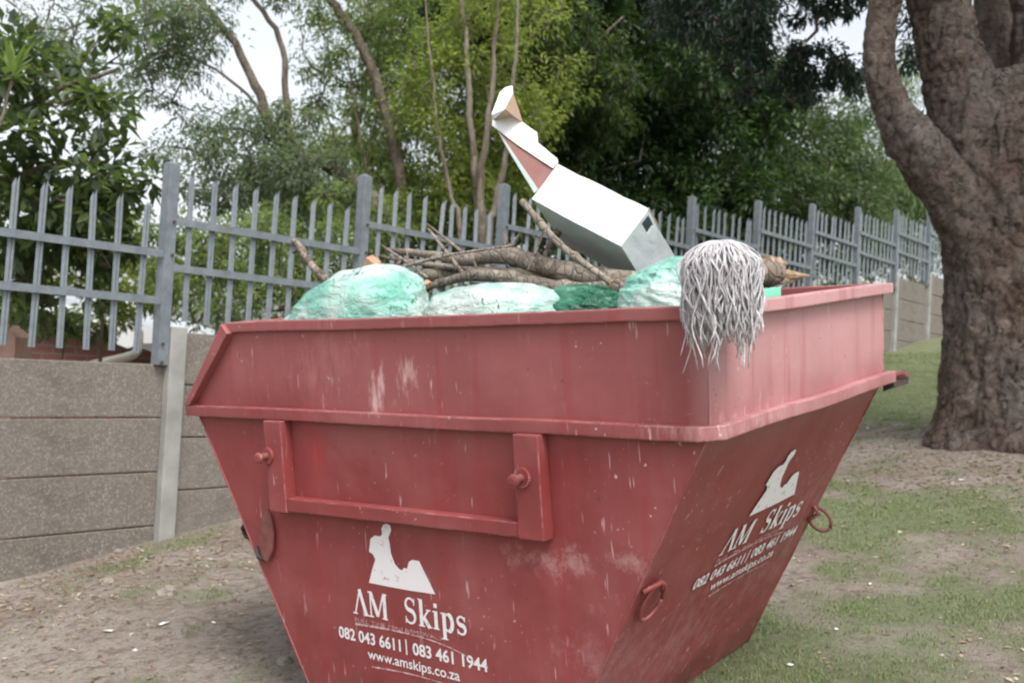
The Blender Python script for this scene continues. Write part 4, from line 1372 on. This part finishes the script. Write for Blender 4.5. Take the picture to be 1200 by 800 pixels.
# 7 lighter round tree to its right
b0 = (4.364,16.5,1.775)
mk_tree('round_tree', 'bushy mid green tree right of the dark evergreen behind the fence', 'tree', b0,
        [([under(b0), (4.285,16.5,3.361), (4.153,16.5,4.684)], [.14, .11, .06])],
        [((3.319,15.6,5.354), (.85, .8, .5), 5200), ((4.079,15.8,5.062), (.9, .8, .75), 6000), ((3.53,15.2,4.225), (1.1, .8, .5), 5600), ((4.914,16.6,4.678), (.8, .8, .7), 4500), ((4.502,16,4.095), (.9, .6, .4), 3000), ((6.118,19,6.025), (.9, .8, .9), 3400)],
        'mid', .10, .042, M['trunk_grey'], droop=.25, sub=.3)
# 8 pale weeping shrub at the right
b0 = (7.465,20,2.618)
mk_tree('weeping_shrub', 'pale green weeping shrub seen between the fence and the big tree', 'shrub', b0,
        [([under(b0), (7.39,20,4.222), (7.224,20,5.019)], [.06, .05, .03])],
        [((7.14,20,5.095), (.9, .7, .5), 4200), ((7.792,20.5,5.628), (.8, .7, .6), 3600), ((6.838,20,4.675), (.6, .5, .4), 2200), ((8.757,23,7.82), (1.3, 1, 1.4), 3400)],
        'pale', .16, .022, M['trunk_pale'], droop=1.3, sub=.35)
# 9 understory shrubs behind the fence
def shrub(label, c, clumps, leaf, L, W, **kw):
    mk_tree('shrub', label, 'shrub', c, [([under(c), (c[0] + .05, c[1], c[2])], [.03, .01])], clumps, leaf, L, W, M['trunk_grey'], droop=.2, group='shrubs behind the fence', **kw)
shrub('light green shrub behind the second fence bay above the wall', (-2.429,8.6,1.884), [((-2.502,8.6,1.949), (.45, .4, .40), 2300), ((-2.176,8.9,2.206), (.5, .4, .45), 2600), ((-2.889,9.2,2.42), (.3, .3, .3), 700)], 'light', .06, .024)
shrub('yellow green shrub behind the fence left of the biggest rubbish bag', (-1.725,9.2,2.115), [((-1.794,9.2,2.037), (.5, .4, .4), 2400), ((-1.591,9.6,2.505), (.55, .4, .45), 2500)], 'light', .07, .022)
shrub('leafy shrub low behind the fence at the far left', (-3.418,8.8,2.126), [((-3.572,9,2.211), (.42, .4, .40), 1700), ((-3.336,9.4,1.967), (.4, .4, .40), 1500)], 'yellow', .08, .032)
shrub('dark shrub behind the fence under the pale stems', (-0.753,11,2.505), [((-0.937,11,2.628), (.7, .5, .4), 3000), ((-0.155,11.6,2.788), (.7, .5, .5), 3200)], 'mid', .07, .026)
shrub('deep green shrub behind the fence beyond the carton', (1.626,13.2,2.974), [((0.977,13,2.915), (.8, .5, .5), 3600), ((2.08,13.4,3.022), (.9, .5, .5), 3800), ((2.958,14,3.139), (.7, .5, .4), 2600)], 'dark', .09, .036)
shrub('pale leafy shrub behind the far fence bays', (4.933,16.5,3.663), [((4.672,16.5,3.582), (.9, .5, .5), 3200), ((6.106,18,3.837), (1.0, .5, .5), 3000), ((7.743,20,4.242), (.8, .5, .6), 2000)], 'mid', .09, .034)

# background thicket trees that close the gaps behind the slender trunks
b0 = (-1.999,14,1.4)
mk_tree('thicket_tree', 'leafy light green tree further back between the leaning tree and the slender tree', 'tree', b0,
        [([under(b0), (-2.112,14,3.305), (-2.255,14,4.768)], [.09, .07, .04])],
        [((-2.363,14,3.743), (.9, .7, .6), 4200), ((-1.851,14.4,4.774), (.7, .7, .9), 4200), ((-2.814,13.6,3.208), (.9, .5, .4), 2800), ((-1.77,14.6,6.011), (.8, .7, .6), 3000)], 'light', .085, .030, M['trunk_grey'], droop=.3, sub=.38)
b0 = (-0.441,14.2,1.489)
mk_tree('thicket_tree', 'mid green tree further back behind the pale multi-stemmed tree', 'tree', b0,
        [([under(b0), (-0.55,14.2,3.422), (-0.578,14.2,4.912)], [.10, .08, .04])],
        [((-0.892,14,3.6), (.9, .7, .6), 4200), ((-0.65,14.4,5.075), (.9, .7, .9), 5200), ((-0.118,13.9,3.851), (.9, .6, .6), 4200), ((-0.726,14.6,6.308), (.9, .7, .6), 3600)], 'mid', .090, .034, M['trunk_grey'], droop=.3, sub=.38)
shrub('sparse sprawling shrub in front of the brick house', (-4.072,9.6,1.556), [((-4.196,9.7,1.616), (.40, .3, .14), 420), ((-3.844,9.8,1.577), (.35, .3, .16), 420), ((-4.47,9.6,1.765), (.3, .3, .2), 420)], 'broad', .10, .04)
# 10 woods beyond
cr = Crown()
for i in range(22):
    px = -9 + i * 1.55
    y_ = 24 + 3 * math.sin(i * 1.7) + .3 * i
    gz = float(ground_z(px, y_))
    cr.clump((px, y_, gz + 2.0 + .6 * math.sin(i * 2.3)), (1.6, 1.5, 2.0 if 8 < i else 1.5), 1700, 40)
o = cr.build('far_woods', None, LM['mid'], .17, .075, droop=.2, sub=.3)
tag(o, 'far green woods showing beyond the nearer trees', None, None, 'stuff')

# 11 the big tree at the right
bt = (3.388,7.05,1.082)
BX, BY = bt[0], 7.05
bz = float(ground_z(BX, BY))
big = thing('large_tree', 'massive tree with flaking purplish bark and a curved left limb at the right edge', 'tree', (BX, BY, bz))
def bark_stem(rings, name, seg=72, rings_per=26, seed=0.0, flare=0.0):
    pts = curve([r[0] for r in rings], rings_per)
    rad = lerp([r[1] for r in rings], rings_per)
    V = []
    n_ = len(pts)
    a = None
    zb = pts[0].z
    for i, p in enumerate(pts):
        t_ = (pts[min(i + 1, n_ - 1)] - pts[max(i - 1, 0)]).normalized()
        if a is None:
            a = t_.cross(Vector((0, 1, 0))).normalized()
        a = (a - t_ * a.dot(t_)).normalized()
        b = t_.cross(a)
        for k in range(seg):
            th = 2 * math.pi * k / seg
            d = a * math.cos(th) + b * math.sin(th)
            r_ = rad[i]
            hgt = max(0, p.z - zb - .33)
            if flare:
                lobes = .5 + .5 * math.sin(th * 5 + 1.3 + seed) * .8 + .25 * math.sin(th * 3 + 2)
                r_ += flare * math.exp(-hgt / .26) * (.6 + .6 * lobes)
            q = p + d * r_
            w1 = mnoise.noise(Vector((q.x * 2.2, q.y * 2.2, q.z * 1.3 + seed))) * .020
            c_ = mnoise.cell(Vector((q.x * 13, q.y * 13, q.z * 8)))
            w2 = (mnoise.turbulence(Vector((q.x * 8, q.y * 8, q.z * 4.5)), 3, False)) * .018 + (abs(mnoise.noise(Vector((q.x * 16, q.y * 16, q.z * 12 + 4)))) - .3) * .022
            fx = mnoise.noise(Vector((q.x * 11, q.y * 11, q.z * 3.0 + seed))) + .4 * mnoise.noise(Vector((q.x * 5, q.y * 5, q.z * 9)))
            w4 = -.020 * max(0, 1 - abs(fx) * 9) + .006
            w3 = c_ * .007
            V.append(tuple(q + d * ((w1 + w2 + w3 + w4) * min(1, rad[i] / .15))))
    idx = np.arange(n_ * seg).reshape(n_, seg)
    F = np.stack([idx[:-1], np.roll(idx, -1, 1)[:-1], np.roll(idx, -1, 1)[1:], idx[1:]], -1).reshape(-1, 4)
    o = np_mesh(name, np.array(V), F, M['trunk_big'], None, smooth=True)
    adopt(big, o)
    return o
bark_stem([((BX + .05, BY, bz - .35), .46), ((3.371,7.05,1.475), .455), ((3.341,7.05,2.152), .46), ((3.296,7.05,2.661), .46), ((3.196,7.05,3.111), .40), ((3.076,7.05,3.504), .22)], 'trunk', 210, 56, 0, .17)
bark_stem([((3.128,7,2.475), .30), ((3.012,7,2.92), .29), ((2.868,7,3.365), .225), ((2.773,7,3.701), .19), ((2.679,7,4.037), .19), ((2.548,7,4.659), .16), ((2.386,7,5.684), .10)], 'limb', 110, 34, 3)
bark_stem([((3.502,7.1,2.795), .26), ((3.482,7.1,3.368), .22), ((3.461,7.15,3.902), .19), ((3.421,7.2,4.444), .17), ((3.46,7.2,5.567), .12)], 'limb', 84, 30, 5)
bark_stem([((3.179,6.98,2.025), .17), ((3.027,6.95,2.35), .205), ((2.833,6.92,2.66), .185), ((2.625,6.9,2.901), .165), ((2.466,6.9,3.093), .135), ((2.358,6.9,3.266), .112), ((2.293,6.9,3.447), .108), ((2.278,6.9,3.643), .102), ((2.29,6.9,3.868), .100), ((2.343,6.9,4.152), .09), ((2.258,6.9,4.654), .075), ((1.972,6.9,5.374), .05)], 'limb', 72, 16, 8)
# darker side limb behind the fork
bark_stem([((3.452,7.6,3.368), .16), ((3.401,7.7,3.888), .13), ((3.382,7.8,4.488), .11)], 'limb', 36, 14, 9)
# boughs carrying the overhanging foliage
for pts, rad in (([(2.258,6.9,4.654), (1.894,7.3,4.696), (1.473,7.8,4.572), (1.158,8.1,4.277)], [.05, .035, .022, .01]),
                 ([(2.333,6.9,4.264), (2.239,7.4,4.336), (2.154,7.9,4.135), (2.062,8.1,3.866)], [.035, .025, .015, .008]),
                 ([(2.548,7,4.659), (1.92,6.5,4.934), (1.209,6.2,5.143)], [.08, .05, .03])):
    adopt(big, stem('bough', pts, rad, M['trunk_grey'], None, wob=.03))
cr = Crown()
for c, r, n in (((1.375,8,4.156), (.45, .4, .24), 2600), ((1.137,8,4.371), (.4, .4, .2), 1500), ((1.632,8.1,3.974), (.22, .3, .22), 1000), ((1.766,8.2,3.712), (.16, .25, .14), 420),
                ((2.222,8.2,3.838), (.26, .3, .19), 1700), ((2.516,8.4,3.843), (.2, .3, .12), 700), ((2.149,7.9,4.231), (.32, .3, .10), 850), ((2.304,7.6,4.322), (.5, .4, .18), 1800), ((1.816,8,4.377), (.35, .4, .10), 800),
                ((3.115,8.6,4.245), (.25, .3, .28), 900), ((3.184,8.6,3.517), (.20, .2, .22), 520), ((2.093,8.3,3.657), (.2, .3, .10), 420)):
    cr.clump(c, r, n)
for c in ((3.3, 5.3, 5.2), (4.3, 5.6, 5.0), (3.9, 4.4, 5.3), (1.5, 6.5, 5.6), (3.2, 7.5, 6.0), (2.2, 9.0, 5.8), (4.6, 6.0, 5.8), (0.4, 8.2, 5.9), (3.6, 5.0, 6.1), (5.2, 8.2, 6.0)):  # first clumps added out of view to shade the trunk and limbs
    cr.clump(c, (1.2, 1.1, .5), 2600)
before = set(scene.collection.objects)
cr.build('crown', None, LM['pine'], .065, .022, droop=.5, sub=.3, origin=(0, 0, 0), wood=M['trunk_grey'])
adopt(big, *[o for o in scene.collection.objects if o not in before])

# ------------------------------------------------------------------ house behind the wall, far left
def brick_mat():
    t = NT('dark red face brick')
    b = t.n.new('ShaderNodeTexBrick')
    b.inputs['Scale'].default_value = 1
    b.inputs['Brick Width'].default_value = .23
    b.inputs['Row Height'].default_value = .085
    b.inputs['Mortar Size'].default_value = .010
    b.inputs['Color1'].default_value = (.10, .035, .026, 1)
    b.inputs['Color2'].default_value = (.15, .055, .04, 1)
    b.inputs['Mortar'].default_value = (.12, .09, .075, 1)
    t.l.new(t.map(rot=(R(90), 0, 0)), b.inputs['Vector'])
    t.set(color=b.outputs[0], rough=.85)
    t.bump(b.outputs['Fac'], -.4, .005)
    return t.m
M['brick'] = brick_mat()
M['white_paint'] = simple('white painted metal', (.70, .72, .74), (.80, .81, .82), 4, .4, 0)
M['cream_pipe'] = simple('weathered cream plastic pipe', (.50, .47, .42), (.62, .60, .55), 6, .5, 0)
M['roof_sheet'] = simple('bright metal roof sheet', (.55, .57, .60), (.72, .74, .76), 2, .35, 0, metal=.3)
hx0, hx1 = (-6.672,11,1.291), (-2.635,11,1.517)
ztop_l, ztop_r = (-4.946,11,1.811)[2], (-3.651,11,1.424)[2]
house = thing('brick_house', 'low dark red brick house with white fascia glimpsed through the fence at left', 'house', (hx0[0], 11.0, -1.0))
objs = []
xl, xr, xm = hx0[0], (-3.425,11,1.472)[0], (-5.444,11,1.359)[0]
za, zb_ = (-5.483,11,1.931)[2], (-3.419,11,1.367)[2]
objs.append(MB().prism([(xl, 11.0, -1.2), (xr, 11.0, -1.2), (xr, 11.0, zb_), (xm, 11.0, za), (xl, 11.0, za - .35)], (0, 4, 0)).build('wall', M['brick'], None))
rf = MB().prism([(xm, 10.75, za + .03), (xr + .3, 10.75, zb_ - .05), (xr + .3, 10.75, zb_ + .0), (xm, 10.75, za + .10)], (0, 4.5, 0)).build('roof', M['roof_sheet'], None)
rf2 = MB().prism([(xl - .2, 10.75, za - .38), (xm - .002, 10.75, za + .03), (xm - .002, 10.75, za + .10), (xl - .2, 10.75, za - .33)], (0, 4.5, 0)).build('roof', M['roof_sheet'], None)
f1 = MB().prism([(xm, 10.72, za - .06), (xr + .3, 10.72, zb_ - .15), (xr + .3, 10.72, zb_ + .02), (xm, 10.72, za + .11)], (0, .028, 0)).build('fascia', M['white_paint'], None)
objs += [rf, rf2, f1]
objs.append(MB().prism([(-3.934,10.6,1.681), (-3.555,10.6,1.591), (-3.545,10.6,1.439), (-3.672,10.6,1.432), (-3.812,10.6,1.373), (-3.917,10.6,1.41)], (0, .06, 0)).build('fascia_board', M['white_paint'], None))
objs.append(MB().tube(curve([(-3.566,10.2,1.56), (-3.564,10.2,1.405), (-3.574,10.15,1.33), (-3.659,10.1,1.284), (-3.898,10,1.206), (-4.053,9.9,1.141)], 4), .042, 10).build('downpipe', M['cream_pipe'], None, smooth=True))
adopt(house, *objs)
pier = thing('brick_pier', 'pinkish brick pier low behind the fence at the far left edge', 'pier', ((-4.035,8.5,1.242)[0], 8.5, float(ground_z((-4.035,8.5,1.242)[0], 8.5))))
pm = simple('pink plaster', (.42, .24, .19), (.55, .36, .30), 6, .85, .3)
px0, px1 = (-4.342,8.5,1.361), (-3.949,8.5,1.383)
o = MB().prism([(px0[0], 8.5, -1.0), (px1[0], 8.5, -1.0), (px1[0], 8.5, (-3.951,8.5,1.417)[2]), (px1[0] - .12, 8.5, (-4.067,8.5,1.513)[2]), (px0[0], 8.5, (-4.216,8.5,1.504)[2])], (0, .3, 0)).build('pier_block', pm, None)
adopt(pier, o)
print('objects', len(scene.objects))
